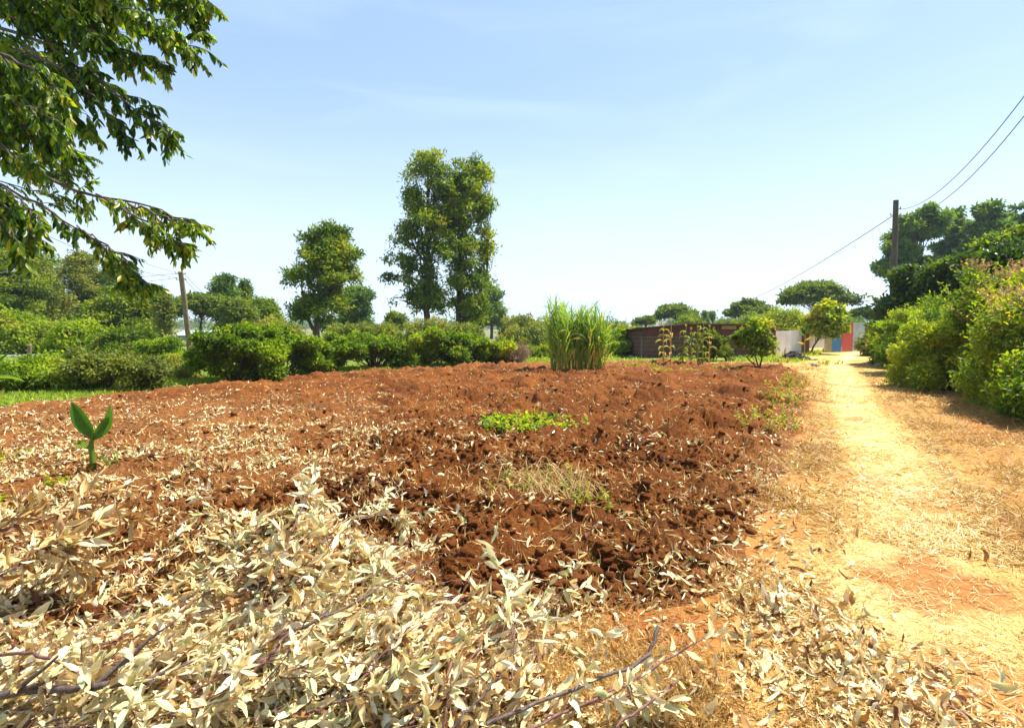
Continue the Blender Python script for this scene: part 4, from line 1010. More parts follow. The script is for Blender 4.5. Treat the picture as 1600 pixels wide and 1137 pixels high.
# finer leaved spray farther back
for k in range(8):
    y0 = rng.uniform(225, 320); bough([(-90, y0 - 40), (60, y0), (rng.uniform(95, 160), y0 + rng.uniform(0, 25))], (9.5, 9), .014, 9, .45, 26, .07, start=.3, tone=.45)
lim = MB()
for z0, tgt in ((3.6, W(-90, 250, 5.3)), (4.2, W(-90, 205, 5.4)), (5.0, W(-90, 60, 5.2)), (5.6, W(-90, -40, 5.6)), (6.4, W(-90, -90, 6.0)), (3.3, W(-90, 270, 4.3)), (4.6, W(-90, 120, 4.5))):
    i = np.interp(z0, tk[:, 2], range(5)); s0 = np.array([np.interp(z0, tk[:, 2], tk[:, q]) for q in range(3)])
    lim.tube(bend(rng, s0, tgt, 8, .03, .05), np.linspace(.07, .02, 8), 7)
lim.build('limb', M['bark'], root, o0)
tw.build('twigs', M['graytwig'], root, o0)
lf.build('leaves', M['euc'], root, o0)

# ================================================================== poles and wires
def pole(label, base, top, r0, r1, mat, ins, steel=False):
    base, top = np.array(base, float), np.array(top, float)
    root = thing('utility_pole', label, 'utility pole', tuple(base)); rng = np.random.default_rng(3)
    p = bend(rng, base - [0, 0, .3], top, 10, .002); mb = MB(); mb.tube(p, np.linspace(r0, r1, 10), 14); mb.build('pole_shaft', M[mat], root, base)
    ax = nrm(top - base)
    for dz, sx in ins:
        q = top - ax * dz; mb = MB(); e = q + [sx * (r1 + .12), 0, .0]
        mb.tube([q, e], .012, 6); br_ = mb.build('bracket', M['steel'], root, base)
        mb = MB(); mb.tube([e + [0, 0, -.02], e + [0, 0, .02], e + [0, 0, .05], e + [0, 0, .09], e + [0, 0, .12]], [.03, .045, .03, .04, .015], 10); mb.build('insulator', M['ceramic'], br_, base)
    return root
bp, tp = G(299, 560), W(282, 424, 28.4)
pole('leaning wooden utility pole rising from the left hedge', bp, tp, .14, .115, 'polewood', ((.12, -1), (.12, 1), (.42, -1), (.42, 1)))
b2, t2 = gbase(1393, 29), W(1400, 313, 29)
pole('tall dark utility pole standing in the creeper on the right', b2, t2, .17, .12, 'darkpole', ((.42, 1), (.75, 1), (.75, -1)))
def wire(label, a, b, sag, r=.009, group=None):
    a, b = np.array(a, float), np.array(b, float); t = np.linspace(0, 1, 30)[:, None]
    p = a + (b - a) * t; p[:, 2] -= 4 * sag * (t * (1 - t))[:, 0]
    mb = MB(); mb.tube(p, r, 5); tag(mb.build('power_line', M['wire'], None), label, 'power line', group)
wl_ = 'overhead lines on the left'; wr_ = 'overhead lines on the right'
tl = tp
wire('upper overhead wire running from the leaning pole up into the drooping leaves', W(278, 426, 28.4), W(-60, 262, 14), .35, .008, wl_)
wire('lower overhead wire running from the leaning pole up into the drooping leaves', W(278, 434, 28.4), W(-60, 300, 14), .4, .008, wl_)
wire('nearly level upper wire going left from the leaning pole', W(278, 427, 28.4), W(-60, 437, 34), .25, .009, wl_)
wire('nearly level lower wire going left from the leaning pole', W(278, 434, 28.4), W(-60, 450, 34), .25, .009, wl_)
wire('upper wire descending right of the leaning pole', W(287, 427, 28.4), W(372, 500, 60), .3, .011, wl_)
wire('lower wire descending right of the leaning pole', W(287, 434, 28.4), W(362, 505, 60), .3, .011, wl_)
wire('long wire sagging down left from the tall right pole over the fence', W(1394, 338, 29), W(1150, 477, 78), .5, .02, wr_)
wire('upper of two wires climbing off the right frame edge', W(1403, 327, 29), W(1680, 40, 12), .95, .012, wr_)
wire('lower of two wires climbing off the right frame edge', W(1403, 337, 29), W(1680, 75, 12), 1.05, .012, wr_)

# street lamp, its post just outside the left frame edge
q = gbase(-22, 33); lt = W(-22, 436, 33); root = thing('street_lamp', 'street lamp with a white head reaching in from the left frame edge', 'street lamp', tuple(q))
mb = MB(); mb.tube([q, [q[0], q[1], lt[2]]], [.07, .045], 10); mb.build('lamp_post', M['steel'], root, q)
e = W(14, 423.5, 33); mb = MB(); mb.tube([[q[0], q[1], lt[2] - .05], (np.array([q[0], q[1], lt[2]]) + e) / 2 + [0, 0, .06], e], [.03, .025, .022], 8); arm_ = mb.build('lamp_arm', M['steel'], root, q)
mb = MB(); h0, h1 = W(12, 423.5, 33), W(28, 421.5, 33); mb.tube([h0, h0 + (h1 - h0) * .3, h0 + (h1 - h0) * .7, h1], [.03, .085, .1, .03], 10); mb.build('lamp_head', M['lampwhite'], arm_, q)
# short post by the road
q = G(46, 566); mb = MB(); mb.tube([q - [0, 0, .2], q + [0, 0, .35], W(47, 539, q[1])], [.1, .095, .085], 10)
o = mb.build('wooden_post', M['polewood'], None, q); o.location = tuple(q); tag(o, 'short weathered wooden post standing beside the grey road', 'post')
# pale roofed building beyond the pole
q = gbase(296, 75); root = thing('far_building', 'low pale blue roofed building glimpsed behind the leaning pole', 'building', tuple(q))
w = 22 * 75 / FPX; zr = hz(519, 75)
mb = MB(); mb.box((-w, 0, 0), (w, 5, zr - .35)); mb.build('wall', plainmat('far_wall', (.5, .48, .44)), root)
mb = MB(); mb.add([(-w - .3, -.4, zr - .35), (w + .3, -.4, zr - .35), (w + .3, 2.5, zr + .25), (-w - .3, 2.5, zr + .25), (w + .3, 5.4, zr - .35), (-w - .3, 5.4, zr - .35)], [(0, 1, 2, 3), (3, 2, 4, 5)]); mb.build('roof', plainmat('pale_roof', (.55, .62, .72), .4), root)

# ================================================================== shed
A_, B_ = G(1003, 559), G(1213, 557); A_[2] = B_[2] = 0
root = thing('block_shed', 'low stone block shed with brown metal sheets and a shallow roof behind the maize', 'shed', tuple(A_))
dx = nrm(B_ - A_); wid = np.linalg.norm(B_ - A_); ang = math.atan2(dx[1], dx[0]); root.rotation_euler = (0, 0, ang)
stone = plainmat('stone_block', (.16, .07, .042), .95, 0, .2, 7, (.085, .048, .036)); mortar = plainmat('mortar', (.22, .15, .115), .95, 0, .1, 8)
brown = plainmat('brown_sheet', (.17, .036, .022), .5, .1, .2, 1.5, (.06, .02, .018)); rust = plainmat('roof_sheet', (.28, .23, .2), .5, .3, .2, 2, (.13, .07, .05)); timber = plainmat('timber', (.12, .08, .05), .9)
rng = np.random.default_rng(4); dep = 2.3; hL = hz(511, 29.6); hM = hz(505, 29.6); hR = hz(513, 29.6)
def course(mb, x0, x1, z, y0=0., y1=.2, bl=.52, hh=.225, axis=0):
    x = x0 + (rng.random() - .5) * .2 if True else x0
    x = x0
    first = rng.uniform(.4, 1) * bl
    while x < x1 - .02:
        w_ = first if x == x0 else bl * rng.uniform(.9, 1.1); e = min(x + w_, x1); g = rng.uniform(0, .012)
        lo, hi = (x + .017, y0 - g, z + .017), (e - .017, y1, z + hh - .017)
        if axis: lo, hi = (y0 - g, x + .017, z + .017), (y1, e - .017, z + hh - .017)
        mb.box(lo, hi, 0, .5); x = e
bw = MB(); mo = MB()
nz_ = 5; hh = .225; lowh = nz_ * hh
for i_ in range(nz_): course(bw, 0, wid, i_ * hh)
for i_ in range(7): course(bw, .25, dep, i_ * hh, 0, .2, axis=1)
for i_ in range(7): course(bw, .25, dep, i_ * hh, wid - .2, wid + .012, axis=1)
bw.build('block_wall', stone, root)
mo.box((.015, .015, 0), (wid - .015, .185, lowh)); mo.box((.015, .19, 0), (.185, dep, hL - .2)); mo.box((wid - .185, .19, 0), (wid - .015, dep, hR - .2)); mo.build('mortar', mortar, root)
def corr(mb, x0, x1, z0, z1a, z1b, y=0., pitch=.076, amp=.009, th=.002, wave=None):
    """trapezoid ribbed sheet, real thickness"""
    n = max(int((x1 - x0) / pitch * 6), 12); xs = np.linspace(x0, x1, n); w_ = amp * np.sin((xs - x0) / pitch * 2 * math.pi)
    zt = z1a + (z1b - z1a) * (xs - x0) / (x1 - x0)
    F = []
    for yy in (y + w_, y + w_ + th):
        F.append(np.stack([xs, yy, np.full(n, z0)], 1)); F.append(np.stack([xs, yy, zt], 1))
    v = np.concatenate(F); i = np.arange(n - 1)
    f = np.concatenate([np.stack([i, i + 1, i + 1 + n, i + n], 1), np.stack([i + 2 * n + 1, i + 2 * n, i + 3 * n, i + 3 * n + 1], 1), np.stack([i + n, i + n + 1, i + 3 * n + 1, i + 3 * n], 1)])
    mb.add(v, f, 0, .5)
top = lambda x: np.interp(x, [0, wid * .32, wid * .68, wid], [hL, hM, hM - .02, hR])
xc = [.03, 1.6, 3.4, 4.6, 5.9, wid - .02]
for a_, b_ in zip(xc[:-1], xc[1:]):
    mb = MB(); corr(mb, a_ + .004, b_ - .004, lowh + .004, float(top(a_)) - .03, float(top(b_)) - .03, .06 + .004 * (xc.index(a_) % 2)); mb.build('metal_sheet', brown, root)
mb = MB(); mb.box((4.62, -.02, lowh + .42), (5.5, .03, lowh + .62)); mb.build('window_gap', plainmat('tan_board', (.36, .22, .12)), root)
for px0, px1 in ((0, .32), (.32, .68), (.68, 1.0)):                        # roof in three sheets
    mb = MB(); x0, x1 = wid * px0 - (.35 if px0 == 0 else 0.0), wid * px1 + (.35 if px1 == 1 else 0.0)
    z0, z1 = float(top(wid * px0)), float(top(wid * px1)); n = 60; xs = np.linspace(x0, x1, n); zz = np.interp(xs, [wid * px0, wid * px1], [z0, z1]) + .006 * np.sin(xs * 60)
    v = np.concatenate([np.stack([xs, np.full(n, -.3 - .02 * (px0 > .1)), zz], 1), np.stack([xs, np.full(n, dep + .3), zz - .25], 1), np.stack([xs, np.full(n, -.3), zz - .022], 1), np.stack([xs, np.full(n, dep + .3), zz - .272], 1)]); i = np.arange(n - 1)
    mb.add(v, np.concatenate([np.stack([i, i + 1, i + 1 + n, i + n], 1), np.stack([i + 2 * n, i + 3 * n, i + 3 * n + 1, i + 2 * n + 1], 1), np.stack([i, i + 2 * n, i + 2 * n + 1, i + 1], 1)])); mb.build('roof_sheet', rust, root)
mb = MB(); mb.tube([(-.3, -.12, hL - .05), (wid * .32, -.12, hM - .07), (wid * .68, -.12, hM - .09), (wid + .3, -.12, hR - .05)], .035, 6); mb.build('roof_beam', timber, root)

# ================================================================== corrugated fences
def sheetmat(name, col, dirt): return plainmat(name, col, .45, .1, .1, 1.3, dirt)
SM = {'white': sheetmat('white_sheet', (.74, .75, .77), (.58, .57, .56)), 'red': sheetmat('red_sheet', (.5, .06, .05), (.36, .07, .05)), 'blue': sheetmat('blue_sheet', (.02, .17, .4), (.03, .13, .3)),
      'olive': sheetmat('olive_sheet', (.3, .29, .12), (.22, .19, .09)), 'pale': sheetmat('pale_grey_sheet', (.4, .47, .5), (.3, .34, .35)), 'brown': sheetmat('rust_sheet', (.2, .05, .03), (.12, .04, .02))}
def fence(label, segs, d0, d1, xa, xb, group='corrugated metal fences'):
    """segs: px0, px1, bottom row, top row, material, label"""
    a = W(xa, 512, d0); b = W(xb, 512, d1); a[2] = b[2] = 0
    root = thing('corrugated_fence', label, 'fence', tuple(a), group); u = nrm(b - a); root.rotation_euler = (0, 0, math.atan2(u[1], u[0])); L = np.linalg.norm(b - a)
    mbp = MB()
    for k, (p0, p1, yt, mt, lab, zb) in enumerate(segs):
        s0, s1 = (p0 - xa) / (xb - xa) * L, (p1 - xa) / (xb - xa) * L; dm = d0 + (d1 - d0) * ((p0 + p1) / 2 - xa) / (xb - xa)
        mb = MB(); corr(mb, s0, s1 + .02, zb, hz(yt, dm), hz(yt, dm) + .01, .012 * (k % 2), pitch=.14, amp=.014); o = mb.build('fence_sheet', SM[mt], root); o['label'] = lab
        p = MB(); p.tube([(s0 + .03, .09, -.1), (s0 + .03, .09, hz(yt, dm) - .05)], .04, 7); p.build('fence_post', timber, root)
    rl = MB(); rl.tube([(.05, .07, 1.2), (L - .05, .07, 1.2)], .03, 6); rl.build('fence_rail', timber, root)
fence('low fence of dull white corrugated sheets right of the shed', [(1207, 1232, 517, 'white', 'white ribbed sheet', -.05), (1232, 1253, 516, 'white', 'white ribbed sheet with a dark streak', -.05)], 33, 36, 1207, 1253)
fence('high fence of odd coloured corrugated sheets across the end of the path',
      [(1253, 1264, 513, 'brown', 'narrow rusty red sheet', -.05), (1264, 1287, 517, 'white', 'white sheet behind the small tree', .3), (1287, 1298, 523, 'olive', 'olive green sheet', -.05), (1298, 1314, 518, 'blue', 'bright blue sheet', -.05),
       (1314, 1332, 504, 'red', 'red sheet', -.02), (1332, 1351, 504, 'pale', 'pale blue grey sheet', .02)], 36.2, 39.5, 1253, 1351)
fence('dark low fence remnant between the grey sheet and the bushes', [(1352, 1372, 509, 'brown', 'brown sheet', 0)], 41, 41.5, 1352, 1372)

# ================================================================== crop plants and small plants
def blades(mb, rng, P, h, spread, w, tone, curl=(0.3, 1.3), prof=BLADEP):
    n = len(P); a = rng.random(n) * 6.283; D = nrm(np.stack([np.cos(a) * spread * rng.random(n), np.sin(a) * spread * rng.random(n), np.ones(n)], 1)); N = np.stack([np.cos(a), np.sin(a), np.zeros(n)], 1)
    ribbon(mb, P, D, N, h, w, rng.uniform(*curl, n), prof, .25, rng.normal(0, .5, n), 0, tone)
# elephant grass
rng = np.random.default_rng(21); q = G(902, 580); root = thing('elephant_grass', 'tall bright clump of elephant grass standing at the far edge of the field', 'grass clump', tuple(q))
hw_ = 46 * q[1] / FPX; n = 170
bx = (np.linspace(-1, 1, n) + rng.normal(0, .06, n)).clip(-1, 1) * hw_ * .95; by = rng.normal(0, .32, n); sm, lm = MB(), MB()
hh_ = np.interp(bx, [-hw_, -.8 * hw_, -.4 * hw_, 0, .6 * hw_, hw_], [3.3, 3.5, 2.9, 2.9, 3.0, 2.1]) * rng.uniform(.6, 1.0, n)
for k in range(n):
    st = bend(rng, (bx[k] * .9, by[k] * .7, 0), (bx[k] * 1.08 + rng.normal(0, .08), by[k] + rng.normal(0, .1), hh_[k] * .72), 6, .012); sm.tube(st, np.linspace(.014, .006, 6), 5, cap=False, tone=rng.uniform(.4, 1))
    m = 9; t = np.linspace(.2, 1, m); i0 = np.minimum((t * 5).astype(int), 4); Q = st[i0] + (st[i0 + 1] - st[i0]) * (t * 5 - i0)[:, None]
    a = rng.random(m) * 6.283; N = np.stack([np.cos(a), np.sin(a), np.zeros(m)], 1); D = nrm(N * rng.uniform(.12, .4, (m, 1)) + [0, 0, 1]); Lb = rng.uniform(.5, 1.0, m) * (.75 + .3 * t)
    ribbon(lm, Q, D, N, Lb, rng.uniform(.028, .046, m), rng.uniform(.1, 1.6, m) * np.where(rng.random(m) < .3, 1.4, .7), [.7, 1, 1, .85, .55, .05], .3, rng.normal(0, .6, m), 0, np.clip(rng.normal(.55, .22, m) + .35 * (t < .35), 0, 1))
sm.build('stems', M['napier'], root); lm.build('leaves', M['napier'], root)
# maize
def maize(label, px, pyb, ytop, seed, dry, n=15):
    rng = np.random.default_rng(seed); q = G(px, pyb); H = hz(ytop, q[1]); root = thing('maize_plant', label, 'maize plant', tuple(q), 'maize plants in front of the shed')
    st = bend(rng, (0, 0, 0), (rng.normal(0, .05), rng.normal(0, .05), H), 8, .008); mb = MB(); mb.tube(st, np.linspace(.034, .012, 8), 7, tone=.35 + .5 * dry); mb.build('stalk', M['maize'], root)
    for k in range(n):
        t = .2 + .78 * k / n; i0 = int(t * 7); p = st[i0:i0 + 1]; a = (k % 2) * math.pi + rng.normal(0, 1.1); N = np.array([[math.cos(a), math.sin(a), 0]])
        mb = MB(); ribbon(mb, p, N * rng.uniform(.2, .6) + [0, 0, 1], -N, rng.uniform(.36, .62) * (1 - .25 * dry), .115, -rng.uniform(2.1, 3.1), [.5, .9, 1, .9, .7, .4, .05], .3, rng.normal(0, 1.2), 0, np.clip(rng.normal(.18 + .6 * dry - .25 * t, .15), 0, 1)); mb.build('leaf', M['maize'], root)
    mb = MB(); m = 10; rhomb(mb, np.repeat(st[-1:], m, 0), rdir(rng, m) * .5 + [0, 0, 1], rdir(rng, m), .18, .015, 0, .8); mb.build('tassel', M['maize'], root)
for a_ in (('withered maize plant farthest left in front of the shed', 1036, 570, 509, 1, .8), ('bare dry maize stalk with one orange leaf, second from the left', 1047, 573, 503, 2, 1, 5),
           ('yellow green maize plant, third from the left', 1066, 571, 511, 3, .3), ('short green maize plant between the two leafiest ones', 1080, 568, 516, 4, .2), ('tallest leafy maize plant in the middle of the shed front', 1090, 572, 502, 5, .25, 11),
           ('drooping green maize plant right beside the tallest one', 1097, 573, 506, 6, .35), ('dry maize stalk in front of the rounded bush', 1108, 569, 512, 7, .9, 6)): maize(*a_)
hb('garden_bush', 'rounded dark green bush growing against the shed wall', 1098, 1132, 518, 27.5, .7, 4500, 'green', 201, L=.08, Wd=.045)
hb('garden_bush', 'small thin bush at the shed wall right of the rounded one', 1131, 1143, 541, 27.5, .25, 700, 'green', 202, L=.06, Wd=.03, shoots=3)
# leafy shrub with bare forked stems
def sapling(name, label, q, H, trunks, rows, d, px, n, mat, seed, L, Wd, cat='shrub', rb=.28, nb=26, tone=None, gap=.2, big=1.4):
    rgx = np.random.default_rng(seed); return tree(name, label, cat, q, trunks, profile_blobs(rgx, prof(rows, d, px), nb, rb, .8), n, 4, .06, L, Wd, mat, 'bark', None, seed, shell=.3, low=.2, sub=3, rough=1.15, gap=gap, big=big, tufts=2)
q = G(1186, 578); d = q[1]
sapling('leafy_shrub', 'yellow green shrub on forked bare stems at the right edge of the field', q, 2, [([(0, 0, 0), (.1, 0, .5), (.3, 0, 1.2)], [.035, .03, .015]), ([(0, 0, 0), (-.15, 0, .5), (-.35, 0, 1.1)], [.03, .025, .012]), ([(0, 0, 0), (-.5, .1, .55), (-.7, 0, .9)], [.025, .02, .01]), ([(0, 0, 0), (.2, .1, .7), (.1, .1, 1.5)], [.03, .02, .01])],
        [(552, 1160, 1205), (535, 1145, 1208), (520, 1142, 1204), (508, 1155, 1196), (502, 1165, 1188)], d, 1186, 620, 'yellowgreen', 211, .12, .065)
q = G(1267, 551); d = 35.6; q = gbase(1267, 35.6)
sapling('young_tree', 'young yellow green tree with a slanting trunk before the coloured fence', q, 3, [([(0, 0, 0), (.25, 0, .6), (.65, 0, 1.2), (.9, 0, 1.9)], [.06, .055, .045, .03])],
        [(522, 1268, 1318), (505, 1262, 1324), (492, 1264, 1324), (480, 1274, 1310), (473, 1286, 1300)], d, 1267, 1900, 'yellowgreen', 212, .18, .09, 'tree', .42, 44)
# weedy shoots along the field edge
def sprigs(name, label, cat, q, w_, h, n, mat, L, seed, group, straw=0):
    rng = np.random.default_rng(seed); root = thing(name, label, cat, tuple(q), group); sm, lm = MB(), MB()
    for k in range(max(5, n // 16)):
        a, r = rng.uniform(0, 6.28), w_ * math.sqrt(rng.random()); x0, y0 = r * math.cos(a), r * math.sin(a); z0 = float(gz(q[0] + x0, q[1] + y0)) - q[2]
        sm.tube(bend(rng, (0, 0, .012), (x0, y0, z0 + .012), 5, .05), .0025, 3, cap=False, tone=.6)
        hh_ = h * rng.uniform(.35, 1.1); st_ = bend(rng, (x0, y0, z0 - .02), (x0 + rng.normal(0, .35) * h, y0 + rng.normal(0, .35) * h, z0 + hh_), 6, .06)
        sm.tube(st_, np.linspace(.004, .0015, 6), 4, cap=False, tone=.7); m = 16; t = rng.uniform(.2, 1, m) * 4.99; i0 = t.astype(int); Q = st_[i0] + (st_[i0 + 1] - st_[i0]) * (t - i0)[:, None]
        D = rdir(rng, m) + [0, 0, .25]; LL = L * rng.uniform(.5, 1.3, m); ribbon(lm, Q, D, rdir(rng, m) * .5 + [0, 0, 1], LL, LL * .5, rng.normal(-.4, .4, m), [.15, .95, .85, .1], .2, 0, 0, np.clip(rng.normal(.6, .25, m), 0, 1))
    for k in range(straw):
        a, r = rng.uniform(0, 6.28), w_ * math.sqrt(rng.random()); p0 = np.array([r * math.cos(a), r * math.sin(a), 0.02]); e = p0 + [rng.normal(0, .16), rng.normal(0, .16), rng.uniform(0, h * .5)]
        sm.tube(bend(rng, p0, e, 6, .08, .45), .0022, 3, cap=False, tone=rng.uniform(.1, .9))
    sm.build('stems', M['straw'], root); lm.build('leaves', M[mat], root); return root
def weed(label, px, py, w_, h, mat, seed, n=500, L=.05, group='weeds along the right edge of the field', name='weed', cat='weed', red=0, straw=0):
    q = G(px, py); q[2] = float(gz(q[0], q[1]))
    if red: w_ *= 1.25
    r = sprigs(name, label, cat, q, w_, h, n, mat, L, seed, group, straw)
    if red:
        rng = np.random.default_rng(seed); mb = MB(); P = rng.normal(0, 1, (red, 3)) * [w_ * .5, w_ * .5, .03] + [0, 0, h * .3]; rhomb(mb, P, rdir(rng, red), rdir(rng, red) + [0, -1, 1], .08, .05, 0, rng.random(red)); mb.build('red_leaves', M['redleaf'], r)
    return r
weed('green weed clump by the path near the banana stump, red leaves below it', 1238, 606, .3, .42, 'yellowgreen', 221, 420, .06, red=26)
weed('green and orange weed clump halfway along the field edge', 1226, 632, .3, .45, 'yellowgreen', 222, 520, .06, red=30)
weed('loose yellowish weed clump nearest the camera at the field edge', 1206, 672, .34, .38, 'yellowgreen', 223, 520, .05, red=8)
weed('small weed tuft on the field edge by the white stone', 1222, 566, .4, .22, 'yellowgreen', 224, 300, .07)
weed('weed tuft at the left end of the path bend', 1295, 569, .5, .2, 'grass', 225, 300, .07)
VG = 'low vine patches in the field'
for a_ in (('low creeping vine patch below the left part of the shed', 1000, 574, .75, .13, 231), ('sparse vine patch left of the yellow green shrub', 1135, 579, .8, .13, 232), ('tiny vine patch in the middle of the far field', 1030, 582, .3, .12, 233), ('long vine patch in front of the maize plants', 1072, 581, .8, .1, 234)):
    weed(a_[0], a_[1], a_[2], a_[3], a_[4], 'yellowgreen', a_[5], 500, .07, VG, 'vine_patch', 'vine')
q = G(818, 674); weed('bright green sweet potato vines in the middle of the field', 815, 670, .7, .15, 'hedge', 241, 1500, .1, None, 'vine_patch', 'vine')
weed('thin right end of the green vines with pale stems', 885, 672, .4, .12, 'yellowgreen', 242, 350, .07, None, 'vine_patch', 'vine')
weed('straw coloured weed tangle with green leaves in the middle foreground soil', 850, 775, .48, .22, 'green', 243, 330, .05, None, 'dry_weed', 'weed', 0, 330)
weed('sparse green weed leaves beside the straw coloured tangle', 915, 795, .25, .14, 'green', 244, 130, .055, None)
weed('grey green seedlings beside the banana plant', 172, 735, .17, .2, 'blue', 245, 150, .04, None, 'seedlings', 'seedling')
weed('bright round leaved seedlings right of the dry leaf branch', 90, 762, .2, .1, 'yellowgreen', 246, 90, .06, None, 'seedlings', 'seedling')
weed('green seedlings at the left frame edge behind the banana plant', 8, 724, .2, .12, 'yellowgreen', 247, 130, .06, None, 'seedlings', 'seedling')
weed('green leaves low at the left frame edge under the dried branch', 2, 800, .1, .14, 'yellowgreen', 248, 60, .06, None, 'seedlings', 'seedling')
# banana plants
BANP = [.15, .65, .9, 1, 1, .92, .75, .45, .03]
def banleaf(mb, p, Dv, Nv, L, w_, curl, tone, fold=.35, rng=None): ribbon(mb, np.array([p], float), np.array([Dv], float), np.array([Nv], float), L, w_, curl, BANP, fold, .2, 0, tone, .12, rng)
rng = np.random.default_rng(9); q = G(146, 744); q[2] = float(gz(q[0], q[1])) + .03; root = thing('banana_plant', 'small banana plant with two upright green leaves standing in the soil', 'banana plant', tuple(q))
mb = MB(); mb.tube([(0, 0, -.05), (0, 0, .14), (-.01, 0, .28), (.02, 0, .42)], [.036, .03, .024, .015], 10, tone=.9); mb.build('stem', M['banana'], root)
for p, Dv, Nv, L, w_, cu, tn in (((0, 0, .36), (-.42, -.05, .9), (.5, -.8, .2), .42, .15, .12, .3), ((.02, 0, .34), (.55, 0, .85), (.45, .8, -.1), .45, .16, -.2, .5), ((.02, .01, .32), (.5, -.1, .7), (-.5, .8, .4), .34, .09, -.1, .75)):
    mb = MB(); banleaf(mb, p, Dv, Nv, L, w_, cu, tn, rng=rng); mb.build('leaf', M['banana'], root)
mb = MB(); banleaf(mb, (-.01, 0, .22), (-.9, 0, .5), (0, -.4, .8), .22, .09, -.3, 1, rng=rng); o = mb.build('leaf', M['banana'], root); o['label'] = 'short leaf with a withered brown tip'
mb = MB(); banleaf(mb, (-.16, 0, .3), (-.9, 0, .2), (0, -.4, .8), .09, .05, -.8, .1, rng=rng)
for k in range(7): banleaf(mb, (0, 0, .08), (rng.normal(), rng.normal(), -.2), (0, 0, 1), .16, .05, -.7, .15, rng=rng)
mb.build('dead_leaves', M['dry'], root)
q = G(-30, 640); root = thing('banana_plant', 'banana plant at the left frame edge showing only two leaves', 'banana plant', tuple(q))
mb = MB(); mb.tube([(0, 0, -.05), (0, 0, .3), (0, 0, .6)], [.07, .05, .04], 10, tone=.9); mb.build('stem', M['banana'], root)
for Dv, L, cu, tn in (((.85, 0, .6), .8, -1.1, .8), ((.6, .1, .8), .85, -.15, .2), ((.9, -.2, .35), .5, -.5, .9), ((-.6, .2, .8), .7, -.5, .4)):
    mb = MB(); banleaf(mb, (0, 0, .5), Dv, (-Dv[2], -.5, Dv[0]), L, .15, -cu * -1, tn, rng=rng); mb.build('leaf', M['banana'], root)
q = gbase(1258, 28.5); q[2] = 0; root = thing('banana_plant', 'spindly yellowing banana plant between the ash heap and the young tree', 'banana plant', tuple(q))
mb = MB(); mb.tube([(0, 0, -.05), (0, 0, .6), (.02, 0, 1.5)], [.03, .025, .015], 8, tone=.6); mb.build('stem', M['maize'], root)
for Dv, z, L, cu, tn in (((.3, 0, 1), 1.3, .45, .3, .1), ((-.7, 0, .5), 1.2, .45, 1.6, .6), ((.5, 0, .3), 1.0, .4, 1.4, .8), ((-.5, .1, .2), .8, .4, .9, .95), ((.3, 0, .9), 1.5, .4, .4, .05)):
    mb = MB(); banleaf(mb, (0, 0, z), Dv, (Dv[0] * .4, -1, -.3), L, .12, cu * .3, tn * .7, rng=rng); mb.build('leaf', M['maize' if tn > .75 else 'banana'], root)
# ash heap with stake
rng = np.random.default_rng(10); q = G(1240, 562); q[2] = 0; mb = MB()
P = rng.normal(0, 1, (170, 3)) * [.42, .3, 0]; r = np.hypot(P[:, 0] / .42, P[:, 1] / .3); P[:, 2] = .42 * np.exp(-r * r / 1.4) - .02
add_clods(mb, P, rng.uniform(.05, .13, 170), 2, rng); o = mb.build('ash_heap', plainmat('dark_ash', (.06, .045, .045), .95, 0, .2, 10), None); o.location = tuple(q); tag(o, 'low heap of dark ash beside the path before the white fence', 'ash heap')
q2 = G(1226, 561); mb = MB(); mb.tube(bend(rng, (0, 0, -.05), (.02, 0, .55), 5, .02), [.045, .04, .03, .035, .012], 8, tone=.95); o = mb.build('stump', M['maize'], None); o.location = (q2[0], q2[1], 0.05); tag(o, 'orange dried plant stump sticking out of the ash heap', 'stump')
# stones
st = plainmat('pale_stone', (.5, .42, .34), .9, 0, .15, 6)
for k, (px, py, s_, lb) in enumerate(((1273, 572, .13, 'pale stone lying at the far corner of the field'), (1372, 571, .12, 'white stone in the shadow on the path'), (985, 558, .1, 'white stone at the left foot of the shed'))):
    q = G(px, py); q[2] = float(relief(np.array([q[0]]), np.array([q[1]]))[1][0]) + s_ * .3; mb = MB(); add_clods(mb, np.zeros((1, 3)), np.array([s_]), 3, np.random.default_rng(k)); o = mb.build('stone', st, None); o.location = tuple(q); tag(o, lb, 'stone')

